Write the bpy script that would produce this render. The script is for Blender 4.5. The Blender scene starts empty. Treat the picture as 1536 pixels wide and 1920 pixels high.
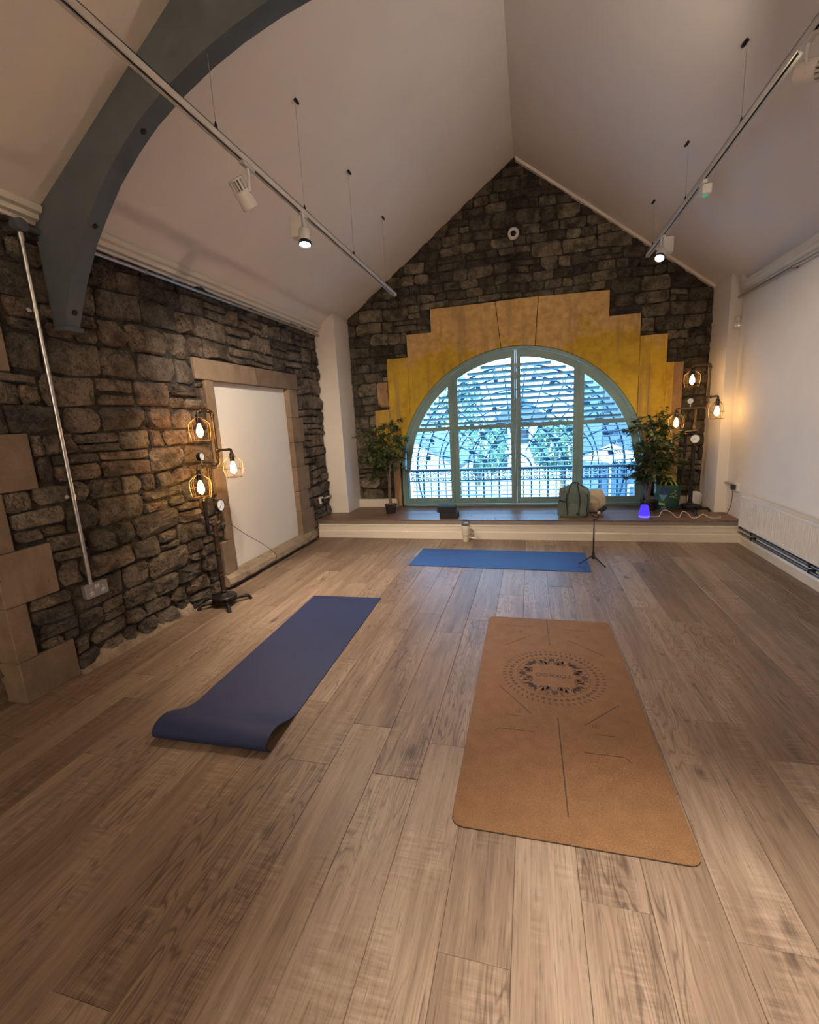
import bpy, bmesh, math, random
from math import sin, cos, pi, radians, sqrt, atan2, hypot
from mathutils import Vector, Matrix, Euler, noise

random.seed(7)
scene = bpy.context.scene
COL = scene.collection

# ------------------------------------------------------------------ camera
CAM_H = 1.465
PITCH, YAW, ROLL, FPX = -0.1953, 0.2665, -0.0551, 846.907


def make_camera():
    cy, sy, cp, sp = cos(YAW), sin(YAW), cos(PITCH), sin(PITCH)
    f = Vector((-sy * cp, cy * cp, sp))
    r = Vector((cy, sy, 0))
    u = r.cross(f)
    r2 = r * cos(ROLL) + u * sin(ROLL)
    u2 = -r * sin(ROLL) + u * cos(ROLL)
    cd = bpy.data.cameras.new('camera')
    cd.sensor_fit = 'VERTICAL'
    cd.sensor_height = 36.0
    cd.lens = 36.0 * FPX / 1920.0
    cd.clip_start = 0.05
    co = bpy.data.objects.new('camera', cd)
    m = Matrix((r2, u2, -f)).transposed().to_4x4()
    m.translation = (0, 0, CAM_H)
    co.matrix_world = m
    COL.objects.link(co)
    scene.camera = co


make_camera()

# ------------------------------------------------------------------ light, world, exposure
scene.view_settings.view_transform = 'Standard'
scene.view_settings.look = 'None'
scene.view_settings.gamma = 1.0
scene.view_settings.use_curve_mapping = False
scene.view_settings.exposure = 1.0
try:
    scene.cycles.use_denoising = True
    scene.cycles.max_bounces = 8
    scene.cycles.diffuse_bounces = 4
    scene.cycles.transparent_max_bounces = 12
    scene.cycles.sample_clamp_indirect = 6.0
    scene.cycles.caustics_reflective = False
    scene.cycles.caustics_refractive = False
except Exception:
    pass

world = bpy.data.worlds.new('sky')
world.use_nodes = True
scene.world = world
bg = world.node_tree.nodes['Background']
SKY = (0.25, 0.57, 1.0)
SKY_STRENGTH = 7.5
bg.inputs['Color'].default_value = (*SKY, 1)
bg.inputs['Strength'].default_value = SKY_STRENGTH


def area_portal():
    d = bpy.data.lights.new('window_portal', 'AREA')
    d.shape = 'RECTANGLE'
    d.size, d.size_y = 3.3, 2.2
    d.cycles.is_portal = True
    o = bpy.data.objects.new('window_portal', d)
    o.location = (-0.19, 6.62, 1.3)
    o.rotation_euler = (radians(-90), 0, 0)   # faces -Y, into the room
    COL.objects.link(o)


area_portal()


def make_sun():
    d = bpy.data.lights.new('sun', 'SUN')
    d.energy = 3.2
    d.angle = radians(.6)
    d.color = (1.0, .95, .86)
    o = bpy.data.objects.new('sun', d)
    o.rotation_euler = Vector((.35, 1.0, -1.05)).to_track_quat('-Z', 'Y').to_euler()   # from behind the building, onto the yard
    COL.objects.link(o)


make_sun()

# overhead track spots: name, position, aim, watts, cone, colour
WARM = (1.0, 0.80, 0.58)
NEUT = (1.0, 0.85, 0.68)
SPOTS = [
    ((-1.60, 2.62, 2.72), (-2.55, 4.6, 0.5), 95, 95, NEUT),      # left track, white board and lamp side
    ((-1.53, 3.12, 2.68), (-0.9, 3.4, 0.0), 170, 95, NEUT),      # left track, far floor and step
    ((1.20, 5.28, 2.90), (0.9, 5.9, 0.3), 30, 80, NEUT),         # right track, over the platform
    ((1.10, 2.72, 2.98), (-1.4, 4.6, 3.4), 22, 140, NEUT),      # right track, across to the left roof slope
    ((1.20, 0.30, 2.90), (0.60, 0.62, 0.0), 520, 50, (1.0, .92, .81)),      # right track, behind the camera
    ((-1.46, 1.02, 2.80), (2.19, 4.2, 1.25), 200, 38, WARM),     # left track, unseen, added to warm the white side wall
    ((-1.52, -0.60, 2.86), (-1.2, -3.2, 2.8), 580, 110, NEUT),   # left track, unseen, added to brighten the ceiling by bounce off wall_front
    ((1.20, -1.20, 2.90), (0.9, -3.2, 2.8), 580, 110, NEUT),     # right track, unseen, added for the same ceiling bounce
]

# ------------------------------------------------------------------ mesh helpers


class MB:
    def __init__(self):
        self.v, self.f = [], []

    def add(self, vs, fs, M=None):
        n = len(self.v)
        if M is not None:
            vs = [M @ Vector(p) for p in vs]
        self.v += [tuple(p) for p in vs]
        self.f += [tuple(i + n for i in f) for f in fs]
        return self

    def box(self, x0, x1, y0, y1, z0, z1, b=0.0, M=None):
        if b <= 0:
            vs = [(x, y, z) for x in (x0, x1) for y in (y0, y1) for z in (z0, z1)]
            fs = [(0, 1, 3, 2), (4, 6, 7, 5), (0, 4, 5, 1), (2, 3, 7, 6), (0, 2, 6, 4), (1, 5, 7, 3)]
            return self.add(vs, fs, M)
        X, Y, Z = (x0, x1), (y0, y1), (z0, z1)
        vs, idx = [], {}
        for i in (0, 1):
            for j in (0, 1):
                for k in (0, 1):
                    sx, sy, sz = (1, -1)[i], (1, -1)[j], (1, -1)[k]
                    for a in range(3):
                        p = [X[i] + sx * b, Y[j] + sy * b, Z[k] + sz * b]
                        p[a] = (X[i], Y[j], Z[k])[a]
                        idx[(i, j, k, a)] = len(vs)
                        vs.append(tuple(p))
        q = lambda i, j, k, a: idx[(i, j, k, a)]
        fs = []
        for i in (0, 1):
            fs.append((q(i, 0, 0, 0), q(i, 1, 0, 0), q(i, 1, 1, 0), q(i, 0, 1, 0)))
            fs.append((q(0, i, 0, 1), q(1, i, 0, 1), q(1, i, 1, 1), q(0, i, 1, 1)))
            fs.append((q(0, 0, i, 2), q(1, 0, i, 2), q(1, 1, i, 2), q(0, 1, i, 2)))
        for i in (0, 1):
            for j in (0, 1):
                fs.append((q(i, j, 0, 0), q(i, j, 1, 0), q(i, j, 1, 1), q(i, j, 0, 1)))
                fs.append((q(i, 0, j, 0), q(i, 1, j, 0), q(i, 1, j, 2), q(i, 0, j, 2)))
                fs.append((q(0, i, j, 1), q(1, i, j, 1), q(1, i, j, 2), q(0, i, j, 2)))
                for k in (0, 1):
                    fs.append((q(i, j, k, 0), q(i, j, k, 1), q(i, j, k, 2)))
        return self.add(vs, fs, M)

    def tube(self, pts, r, n=8, caps=True, M=None, closed=False):
        pts = [Vector(p) for p in pts]
        m = len(pts)
        rs = r if isinstance(r, (list, tuple)) else [r] * m
        vs, fs = [], []
        up = None
        for i in range(m):
            if closed:
                t = (pts[(i + 1) % m] - pts[i - 1])
            else:
                t = pts[min(i + 1, m - 1)] - pts[max(i - 1, 0)]
            if t.length < 1e-9:
                t = Vector((0, 0, 1))
            t.normalize()
            if up is None:
                up = Vector((0, 0, 1)) if abs(t.z) < 0.9 else Vector((1, 0, 0))
            a = (up - t * up.dot(t))
            if a.length < 1e-6:
                a = t.orthogonal()
            a.normalize()
            b = t.cross(a)
            up = a
            for k in range(n):
                th = 2 * pi * k / n
                vs.append(pts[i] + (a * cos(th) + b * sin(th)) * rs[i])
        lim = m if closed else m - 1
        for i in range(lim):
            j = (i + 1) % m
            for k in range(n):
                fs.append((i * n + k, i * n + (k + 1) % n, j * n + (k + 1) % n, j * n + k))
        if caps and not closed:
            fs.append(tuple(range(n))[::-1])
            fs.append(tuple((m - 1) * n + k for k in range(n)))
        return self.add(vs, fs, M)

    def lathe(self, prof, n=20, M=None, cap=True):
        vs, fs = [], []
        for r, z in prof:
            for k in range(n):
                th = 2 * pi * k / n
                vs.append((r * cos(th), r * sin(th), z))
        for i in range(len(prof) - 1):
            for k in range(n):
                fs.append((i * n + k, i * n + (k + 1) % n, (i + 1) * n + (k + 1) % n, (i + 1) * n + k))
        if cap:
            fs.append(tuple(range(n))[::-1])
            fs.append(tuple((len(prof) - 1) * n + k for k in range(n)))
        return self.add(vs, fs, M)

    def prism(self, poly, t0, t1, axis='z', M=None):
        """extrude a 2-D outline; axis = direction of the extrusion; outline gives the two other coordinates"""
        def P(a, b, t):
            return {'z': (a, b, t), 'y': (a, t, b), 'x': (t, a, b)}[axis]
        n = len(poly)
        vs = [P(a, b, t0) for a, b in poly] + [P(a, b, t1) for a, b in poly]
        fs = [tuple(range(n))[::-1], tuple(range(n, 2 * n))]
        fs += [(i, (i + 1) % n, n + (i + 1) % n, n + i) for i in range(n)]
        return self.add(vs, fs, M)

    def strip(self, inner, outer, t0, t1, axis='y', M=None, closed=False):
        """solid band between two equally long outlines"""
        def P(p, t):
            a, b = p
            return {'z': (a, b, t), 'y': (a, t, b), 'x': (t, a, b)}[axis]
        n = len(inner)
        vs = []
        for i in range(n):
            vs += [P(inner[i], t0), P(outer[i], t0), P(outer[i], t1), P(inner[i], t1)]
        fs = []
        for i in range(n if closed else n - 1):
            a, b = 4 * i, 4 * ((i + 1) % n)
            for k in range(4):
                fs.append((a + k, a + (k + 1) % 4, b + (k + 1) % 4, b + k))
        if not closed:
            fs.append((0, 1, 2, 3)[::-1])
            fs.append(tuple(4 * (n - 1) + k for k in range(4)))
        return self.add(vs, fs, M)

    def mesh(self, name, smooth=None):
        me = bpy.data.meshes.new(name)
        me.from_pydata(self.v, [], self.f)
        bm = bmesh.new()
        bm.from_mesh(me)
        bmesh.ops.recalc_face_normals(bm, faces=bm.faces)
        bm.to_mesh(me)
        bm.free()
        if smooth is not None:
            me.shade_smooth()
            me.set_sharp_from_angle(angle=radians(smooth))
        return me

    def build(self, name, mat, parent=None, smooth=None, loc=None):
        return link(name, self.mesh(name, smooth), mat, parent, loc)


def link(name, me, mat=None, parent=None, loc=None):
    if mat is not None and not me.materials:
        me.materials.append(mat)
    o = bpy.data.objects.new(name, me)
    COL.objects.link(o)
    if parent is not None:
        o.parent = parent
    if loc is not None:
        o.location = loc
    return o


def empty(name, loc=(0, 0, 0), rz=0.0):
    o = bpy.data.objects.new(name, None)
    o.empty_display_size = 0.1
    COL.objects.link(o)
    o.location = loc
    o.rotation_euler = (0, 0, rz)
    return o


def tag(o, label=None, cat=None, group=None, kind=None):
    if label:
        o['label'] = label
    if cat:
        o['category'] = cat
    if group:
        o['group'] = group
    if kind:
        o['kind'] = kind
    return o


def struct(o, label=None):
    o['kind'] = 'structure'
    if label:
        o['label'] = label
    return o


def copy_tree(o, parent=None):
    c = o.copy()
    COL.objects.link(c)
    if parent is not None:
        c.parent = parent
    for ch in o.children:
        copy_tree(ch, c)
    return c


def smooth_path(pts, k=6):
    pts = [Vector(p) for p in pts]
    out = []
    for i in range(len(pts) - 1):
        p0, p1, p2, p3 = pts[max(i - 1, 0)], pts[i], pts[i + 1], pts[min(i + 2, len(pts) - 1)]
        for s in range(k):
            t = s / k
            out.append(0.5 * ((2 * p1) + (p2 - p0) * t + (2 * p0 - 5 * p1 + 4 * p2 - p3) * t * t + (3 * p1 - p0 - 3 * p2 + p3) * t ** 3))
    out.append(pts[-1])
    return out


def fillet(pts, r=0.02, k=5):
    """polyline with rounded corners"""
    pts = [Vector(p) for p in pts]
    out = [pts[0]]
    for i in range(1, len(pts) - 1):
        a, b, c = pts[i - 1], pts[i], pts[i + 1]
        d1, d2 = (a - b), (c - b)
        rr = min(r, d1.length * .49, d2.length * .49)
        p, q = b + d1.normalized() * rr, b + d2.normalized() * rr
        for s in range(k + 1):
            t = s / k
            out.append(p * (1 - t) ** 2 + b * 2 * t * (1 - t) + q * t * t)
    out.append(pts[-1])
    return out


def frame(axis, up=(0, 0, 1)):
    """matrix whose local z runs along axis"""
    z = Vector(axis).normalized()
    x = Vector(up).cross(z)
    if x.length < 1e-5:
        x = z.orthogonal()
    x.normalize()
    y = z.cross(x)
    return Matrix((x, y, z)).transposed().to_4x4()


def at(p, M):
    return Matrix.Translation(Vector(p)) @ M


# ------------------------------------------------------------------ materials
MATS = {}


class NT:
    """small node-tree writer"""

    def __init__(self, name):
        self.m = bpy.data.materials.new(name)
        self.m.use_nodes = True
        self.t = self.m.node_tree
        self.t.nodes.clear()
        self.out = self.n('ShaderNodeOutputMaterial')

    def n(self, typ, **kw):
        nd = self.t.nodes.new(typ)
        for k, v in kw.items():
            if k.startswith('_'):
                setattr(nd, k[1:], v)
            else:
                key = k.replace('__', ' ')
                self.set(nd, key, v)
        return nd

    def set(self, nd, key, v):
        s = nd.inputs[int(key[1:])] if key[0] == 'i' and key[1:].isdigit() else nd.inputs[key]
        if isinstance(v, bpy.types.NodeSocket):
            self.t.links.new(v, s)
        elif isinstance(v, bpy.types.Node):
            self.t.links.new(v.outputs[0], s)
        else:
            if isinstance(v, tuple) and len(v) == 3 and s.type == 'RGBA':
                v = (*v, 1)
            s.default_value = v

    def coord(self, kind='Object'):
        return self.n('ShaderNodeTexCoord').outputs[kind]

    def pos(self):
        return self.n('ShaderNodeNewGeometry').outputs['Position']

    def rand(self):
        return self.n('ShaderNodeObjectInfo').outputs['Random']

    def vmath(self, op, a, b):
        return self.n('ShaderNodeVectorMath', _operation=op, i0=a, i1=b).outputs[0]

    def math(self, op, a, b=0.0, c=False):
        nd = self.n('ShaderNodeMath', _operation=op, i0=a, i1=b)
        nd.use_clamp = c
        return nd.outputs[0]

    def noise(self, vec, scale, detail=4.0, rough=.55, dist=0.0):
        nd = self.n('ShaderNodeTexNoise', Vector=vec, Scale=scale, Detail=detail, Roughness=rough, Distortion=dist)
        return nd.outputs['Fac']

    def ramp(self, fac, stops):
        nd = self.n('ShaderNodeValToRGB', Fac=fac)
        el = nd.color_ramp.elements
        while len(el) < len(stops):
            el.new(0.5)
        for e, (p, c) in zip(el, stops):
            e.position = p
            e.color = (*c, 1) if len(c) == 3 else c
        return nd.outputs['Color']

    def mix(self, fac, a, b, mode='MIX'):
        nd = self.n('ShaderNodeMix', _data_type='RGBA', _blend_type=mode)
        self.set(nd, 'i0', fac)
        for sock, v in ((nd.inputs[6], a), (nd.inputs[7], b)):
            if isinstance(v, bpy.types.NodeSocket):
                self.t.links.new(v, sock)
            else:
                sock.default_value = (*v, 1) if len(v) == 3 else v
        return nd.outputs[2]

    def bump(self, h, strength=.3, dist=.01):
        return self.n('ShaderNodeBump', Height=h, Strength=strength, Distance=dist).outputs[0]

    def bsdf(self, **kw):
        b = self.n('ShaderNodeBsdfPrincipled', **kw)
        self.t.links.new(b.outputs[0], self.out.inputs[0])
        return b

    def done(self, key):
        MATS[key] = self.m
        return self.m


def plain(key, col, rough=.6, metal=0.0, var=.12, scale=18.0, bump=.08, spec=.5, bdist=.004):
    t = NT(key)
    c = t.coord()
    f = t.noise(c, scale, 5)
    lo = tuple(max(0, x * (1 - var)) for x in col)
    hi = tuple(min(1, x * (1 + var)) for x in col)
    t.bsdf(Base__Color=t.ramp(f, [(.3, lo), (.7, hi)]), Roughness=rough, Metallic=metal, Specular__IOR__Level=spec,
           Normal=t.bump(t.noise(c, scale * 6, 3), bump, bdist))
    return t.done(key)


def emit(key, col, strength):
    t = NT(key)
    e = t.n('ShaderNodeEmission', Color=col, Strength=strength)
    t.t.links.new(e.outputs[0], t.out.inputs[0])
    return t.done(key)


def wood_mat(key, dark, mid, light, horiz=False, gloss=.42):
    t = NT(key)
    c = t.coord()
    if horiz:   # boards that run along x
        c = t.n('ShaderNodeMapping', Vector=c, Rotation=(0, 0, pi / 2)).outputs[0]
    r = t.rand()
    off = t.n('ShaderNodeCombineXYZ', X=t.math('MULTIPLY', r, 37.0), Y=t.math('MULTIPLY', r, 91.0), Z=t.math('MULTIPLY', r, 13.0))
    p = t.vmath('ADD', c, off.outputs[0])
    # cathedral figure: rings stretched along the board
    ps = t.vmath('MULTIPLY', p, (9.0, 1.1, 1.0))
    warp = t.noise(ps, 1.2, 2, .45)
    rings = t.math('FRACT', t.math('MULTIPLY', warp, 17.0))
    rings = t.ramp(t.math('ABSOLUTE', t.math('SUBTRACT', rings, .5)), [(.02, (0, 0, 0)), (.2, (1, 1, 1))])
    rmask = t.ramp(t.noise(t.vmath('MULTIPLY', p, (3.0, .9, 1.0)), 1.0, 2, .5), [(.46, (0, 0, 0)), (.58, (1, 1, 1))])
    fine = t.noise(t.vmath('MULTIPLY', p, (190.0, 5.0, 1.0)), 1.0, 4, .7)
    med = t.noise(t.vmath('MULTIPLY', p, (24.0, 1.5, 1.0)), 1.0, 5, .62)
    broad = t.noise(t.vmath('MULTIPLY', p, (5.0, 1.3, 1.0)), 1.0, 3, .5)
    saw = t.noise(t.vmath('MULTIPLY', t.vmath('ADD', p, (0, 0, 3.0)), (7.0, 75.0, 1.0)), 1.0, 3, .6)
    sawm = t.noise(t.vmath('MULTIPLY', p, (7.0, 2.0, 1.0)), 1.0, 2, .5)
    f = t.math('ADD', t.math('MULTIPLY', med, .42), t.math('MULTIPLY', fine, .34))
    f = t.math('ADD', f, t.math('MULTIPLY', broad, .24))
    f = t.math('ADD', f, t.math('MULTIPLY', t.math('MULTIPLY', t.math('SUBTRACT', rings, .7), rmask), .17))
    sw = t.math('MULTIPLY', t.math('SUBTRACT', saw, .5), t.math('MULTIPLY', t.ramp(sawm, [(.52, (0, 0, 0)), (.62, (1, 1, 1))]), .42))
    f = t.math('ADD', f, sw)
    f = t.math('ADD', f, t.math('MULTIPLY', t.math('SUBTRACT', r, .5), .15))
    col = t.ramp(f, [(.28, dark), (.49, mid), (.72, light)])
    pores = t.noise(t.vmath('MULTIPLY', t.vmath('ADD', p, (1.0, 2.0, 8.0)), (150.0, 9.0, 1.0)), 1.0, 2, .5)
    col = t.mix(t.math('MULTIPLY', t.ramp(pores, [(.60, (0, 0, 0)), (.72, (1, 1, 1))]), .5), col, tuple(x * .7 for x in dark))
    vor = t.n('ShaderNodeTexVoronoi', Vector=t.vmath('MULTIPLY', p, (4.6, 2.2, 1.0)), Scale=1.0)
    kd = t.math('ADD', vor.outputs['Distance'], t.math('MULTIPLY', t.math('SUBTRACT', med, .5), .22))
    col = t.mix(t.math('MULTIPLY', t.ramp(kd, [(.03, (1, 1, 1)), (.13, (0, 0, 0))]), .8), col, tuple(x * .45 for x in dark))
    t.bsdf(Base__Color=col, Roughness=t.math('ADD', t.math('MULTIPLY', fine, .25), gloss - .1), Specular__IOR__Level=.4,
           Normal=t.bump(t.math('ADD', f, t.math('MULTIPLY', saw, .4)), .22, .002))
    return t.done(key)


def stone_mat(key, stops, soot, zsoot, bumpd=.032, nscale=7.0):
    """rough stone: one tint per stone, mineral mottling, lime traces and old soot in patches"""
    t = NT(key)
    p = t.pos()
    r = t.rand()
    base = t.ramp(r, stops)
    n1 = t.noise(p, nscale, 6, .65)
    n2 = t.noise(p, nscale * 5, 5, .7)
    n3 = t.noise(t.vmath('ADD', p, (5.2, 1.7, 9.1)), nscale * 1.7, 6, .7, 1.2)
    n4 = t.noise(t.vmath('ADD', p, (2.2, 8.7, 3.1)), nscale * 3.2, 5, .72, 2.2)
    col = t.mix(t.ramp(n1, [(.36, (0, 0, 0)), (.6, (1, 1, 1))]), t.mix(.72, base, (.016, .013, .010)), base)
    col = t.mix(t.math('MULTIPLY', t.ramp(n4, [(.34, (1, 1, 1)), (.5, (0, 0, 0))]), .8), col, (.02, .016, .012))
    col = t.mix(t.math('MULTIPLY', t.ramp(n2, [(.55, (0, 0, 0)), (.78, (1, 1, 1))]), .5), col, (.33, .27, .2))
    col = t.mix(t.math('MULTIPLY', t.ramp(n3, [(.6, (0, 0, 0)), (.7, (1, 1, 1))]), .45), col, (.2, .12, .06))
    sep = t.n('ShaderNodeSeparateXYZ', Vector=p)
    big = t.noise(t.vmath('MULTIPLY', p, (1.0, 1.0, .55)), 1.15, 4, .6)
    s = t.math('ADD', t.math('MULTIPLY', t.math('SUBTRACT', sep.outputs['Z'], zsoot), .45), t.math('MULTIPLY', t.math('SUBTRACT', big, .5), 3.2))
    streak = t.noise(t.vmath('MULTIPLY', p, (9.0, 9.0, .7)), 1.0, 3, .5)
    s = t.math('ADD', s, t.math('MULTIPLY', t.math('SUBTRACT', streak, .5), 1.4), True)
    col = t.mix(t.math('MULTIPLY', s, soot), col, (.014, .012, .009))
    h = t.math('ADD', t.math('MULTIPLY', n1, 1.0), t.math('MULTIPLY', n2, .45))
    h = t.math('ADD', h, t.math('MULTIPLY', n3, .6))
    h = t.math('ADD', h, t.math('MULTIPLY', n4, 1.1))
    t.bsdf(Base__Color=col, Roughness=.88, Specular__IOR__Level=.3, Normal=t.bump(h, 1.0, bumpd))
    return t.done(key)


def ashlar_mat(key, lo, hi, stain, nscale=5.0):
    t = NT(key)
    p = t.pos()
    r = t.rand()
    n = t.noise(p, nscale, 6, .65)
    n2 = t.noise(p, nscale * 16, 4, .7)
    f = t.math('ADD', t.math('ADD', t.math('MULTIPLY', n, .8), t.math('MULTIPLY', n2, .2)), t.math('MULTIPLY', t.math('SUBTRACT', r, .5), .25))
    col = t.ramp(f, [(.3, lo), (.68, hi)])
    st = t.noise(t.vmath('MULTIPLY', p, (6, 6, .8)), 1.0, 4, .6)
    col = t.mix(t.math('MULTIPLY', t.ramp(st, [(.52, (0, 0, 0)), (.72, (1, 1, 1))]), .55), col, stain)
    pits = t.noise(p, 45, 2, .5)
    col = t.mix(t.ramp(pits, [(.70, (0, 0, 0)), (.76, (.7, .7, .7))]), col, tuple(x * .4 for x in lo))
    t.bsdf(Base__Color=col, Roughness=.85, Specular__IOR__Level=.25, Normal=t.bump(t.math('ADD', n, n2), .35, .006))
    return t.done(key)


def ochre_mat(key):
    """old ochre limewash over sandstone: gold below, bare tan stone above a ragged edge"""
    t = NT(key)
    p = t.pos()
    sep = t.n('ShaderNodeSeparateXYZ', Vector=p)
    n = t.noise(p, 2.2, 6, .62)
    n2 = t.noise(p, 11, 6, .65)
    n3 = t.noise(p, 60, 3, .6)
    gold = t.ramp(t.math('ADD', t.math('MULTIPLY', n, .6), t.math('MULTIPLY', n2, .4)),
                  [(.3, (.31, .19, .028)), (.5, (.56, .365, .034)), (.72, (.70, .48, .06))])
    tan = t.ramp(n2, [(.3, (.43, .26, .095)), (.7, (.68, .45, .19))])
    edge = t.math('ADD', sep.outputs['Z'], t.math('ADD', t.math('MULTIPLY', t.math('SUBTRACT', n, .5), 1.5), t.math('MULTIPLY', t.math('SUBTRACT', n2, .5), .5)))
    m = t.n('ShaderNodeMapRange', Value=edge, i1=2.32, i2=2.5).outputs[0]
    col = t.mix(m, gold, tan)
    strk = t.noise(t.vmath('MULTIPLY', p, (5.0, 5.0, .45)), 1.0, 4, .6)
    col = t.mix(t.math('MULTIPLY', t.ramp(strk, [(.53, (0, 0, 0)), (.62, (1, 1, 1))]), .7), col, (.32, .205, .10))
    t.bsdf(Base__Color=col, Roughness=.8, Specular__IOR__Level=.25,
           Normal=t.bump(t.math('ADD', n2, t.math('MULTIPLY', n3, .4)), .3, .006))
    return t.done(key)


wood_mat('floor_wood', (.078, .050, .034), (.19, .129, .088), (.345, .26, .19))
wood_mat('platform_wood', (.08, .045, .028), (.17, .098, .06), (.27, .165, .105), horiz=True)
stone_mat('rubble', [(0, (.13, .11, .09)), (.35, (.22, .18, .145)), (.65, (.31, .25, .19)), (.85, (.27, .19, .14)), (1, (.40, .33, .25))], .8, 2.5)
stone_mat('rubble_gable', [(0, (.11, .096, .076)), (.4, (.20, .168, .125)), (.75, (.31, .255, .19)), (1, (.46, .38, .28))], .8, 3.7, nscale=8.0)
plain('mortar', (.05, .042, .034), .95, var=.75, scale=14, bump=1.0, bdist=.03)
plain('dark_mortar', (.022, .018, .014), .95, var=.5, scale=9, bump=.8, bdist=.02)
ashlar_mat('sandstone', (.155, .110, .075), (.265, .195, .135), (.14, .09, .06))
ashlar_mat('sill_stone', (.16, .125, .095), (.36, .28, .2), (.07, .055, .045), 9.0)
ochre_mat('ochre')
ashlar_mat('tan_stone', (.25, .15, .08), (.42, .27, .15), (.2, .12, .06))
plain('plaster', (.80, .745, .68), .75, var=.03, scale=2.5, bump=.12, bdist=.003)
plain('ceiling_paint', (.80, .72, .655), .85, var=.025, scale=2.0, bump=.12, bdist=.003)
plain('gloss_white', (.72, .66, .57), .4, var=.03, scale=6, bump=.03)
plain('board_white', (.74, .71, .66), .55, var=.02, scale=3, bump=.04)
plain('beam_paint', (.075, .088, .092), .5, var=.1, scale=7, bump=.12)
plain('teal_paint', (.17, .285, .275), .42, var=.07, scale=9, bump=.05)
plain('slat_teal_daylit', (.25, .49, .58), .4, var=.05, scale=9, bump=.03)  # frame's teal made lighter and bluer, daylight put into the slat colour
plain('galvanised', (.52, .52, .51), .32, 1.0, var=.15, scale=25, bump=.05)
plain('aluminium', (.50, .47, .44), .36, .85, var=.06, scale=40, bump=.03)
plain('track_white', (.66, .63, .60), .38, var=.03, scale=10, bump=.02)
plain('black_slot', (.02, .02, .02), .6, var=.2, bump=.05)
plain('iron_black', (.022, .018, .017), .42, .55, var=.35, scale=30, bump=.25)
plain('iron_brown', (.06, .035, .024), .45, .6, var=.4, scale=30, bump=.25)
plain('bronze', (.115, .078, .042), .34, .85, var=.25, scale=30, bump=.15)
plain('pipe_grey', (.17, .17, .175), .3, .6, var=.15, scale=20, bump=.05)
plain('cage_wire', (.16, .10, .055), .4, .5, var=.2, scale=30, bump=.05)
plain('gauge_face', (.78, .80, .80), .35, var=.02, bump=.01)
plain('grille_iron', (.055, .14, .22), .5, .2, var=.2, scale=20, bump=.1)  # iron tinted blue, the haze of outdoor glare put into its colour
plain('rubber_black', (.018, .017, .018), .75, var=.25, scale=60, bump=.15)
plain('foam_black', (.016, .017, .02), .85, var=.25, scale=120, bump=.3)
plain('cable_brown', (.09, .065, .05), .6, var=.1, bump=.05)
plain('cable_white', (.75, .72, .68), .5, var=.03, bump=.02)
plain('plastic_white', (.74, .71, .67), .4, var=.03, bump=.02)
plain('plastic_black', (.02, .02, .022), .35, var=.2, bump=.03)
plain('radiator_paint', (.70, .675, .64), .33, var=.02, scale=8, bump=.02)
plain('pot_black', (.018, .017, .016), .5, var=.2, scale=20, bump=.1)
plain('soil_moss', (.13, .09, .05), .95, var=.5, scale=50, bump=.8, bdist=.01)
plain('bark', (.19, .13, .085), .9, var=.35, scale=40, bump=.5)
plain('canvas_teal', (.14, .19, .17), .9, var=.18, scale=90, bump=.35)
plain('canvas_dark', (.025, .034, .034), .85, var=.2, scale=90, bump=.3)
plain('fleece_cream', (.62, .52, .35), .95, var=.14, scale=35, bump=.5, bdist=.006)
plain('bag_green', (.012, .075, .045), .38, var=.4, scale=12, bump=.3)
plain('bag_blue', (.02, .075, .22), .38, var=.35, scale=22, bump=.2)
plain('bag_aqua', (.16, .42, .45), .38, var=.3, scale=40, bump=.1)
plain('bag_lime', (.42, .50, .20), .4, var=.3, scale=40, bump=.1)
plain('handle_lime', (.55, .58, .07), .45, var=.15, scale=30, bump=.1)
plain('tumbler_cream', (.70, .65, .55), .42, var=.02, bump=.02)
plain('tumbler_grey', (.13, .115, .10), .35, var=.1, bump=.05)
plain('brass_dull', (.45, .36, .2), .35, .9, var=.1, bump=.03)
plain('cork_edge', (.022, .018, .015), .8, var=.2, bump=.1)
plain('print_brown', (.06, .03, .016), .8, var=.15, scale=60, bump=.1)
plain('mat_logo', (.008, .018, .07), .75, var=.1, bump=.05)
plain('lead_sensor', (.01, .01, .01), .15, var=.1, bump=.0)
plain('socket_steel', (.34, .34, .34), .35, .6, var=.08, scale=30, bump=.03)
plain('pale_render', (.82, .80, .76), .9, var=.04, scale=3, bump=.1)
plain('slate_roof', (.07, .10, .115), .8, var=.2, scale=6, bump=.3)
plain('blue_cladding_shaded', (.04, .068, .10), .6, var=.1, scale=2, bump=.1)  # blue grey panels darkened, the facade's shade is put into this colour
plain('window_dark', (.02, .03, .04), .15, var=.1, bump=.0)
plain('tree_leaf', (.10, .215, .13), .8, var=.4, scale=3, bump=.8, bdist=.1)
plain('parasol_cloth', (.85, .80, .68), .8, var=.03, bump=.05)
plain('paving', (.62, .60, .56), .9, var=.12, scale=1.2, bump=.2)
plain('garden_wall', (.20, .19, .175), .9, var=.15, scale=4, bump=.3)


def cork_mat():
    t = NT('cork')
    c = t.coord()
    a = t.noise(c, 180, 3, .7)
    b = t.noise(c, 14, 4, .55)
    v = t.n('ShaderNodeTexVoronoi', Vector=c, Scale=260.0)
    f = t.math('ADD', t.math('MULTIPLY', a, .55), t.math('MULTIPLY', b, .25))
    f = t.math('ADD', f, t.math('MULTIPLY', v.outputs['Distance'], .25))
    t.bsdf(Base__Color=t.ramp(f, [(.28, (.09, .043, .017)), (.5, (.165, .082, .032)), (.75, (.235, .126, .057))]), Roughness=.72,
           Specular__IOR__Level=.3, Normal=t.bump(a, .25, .002))
    t.done('cork')


cork_mat()


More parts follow.
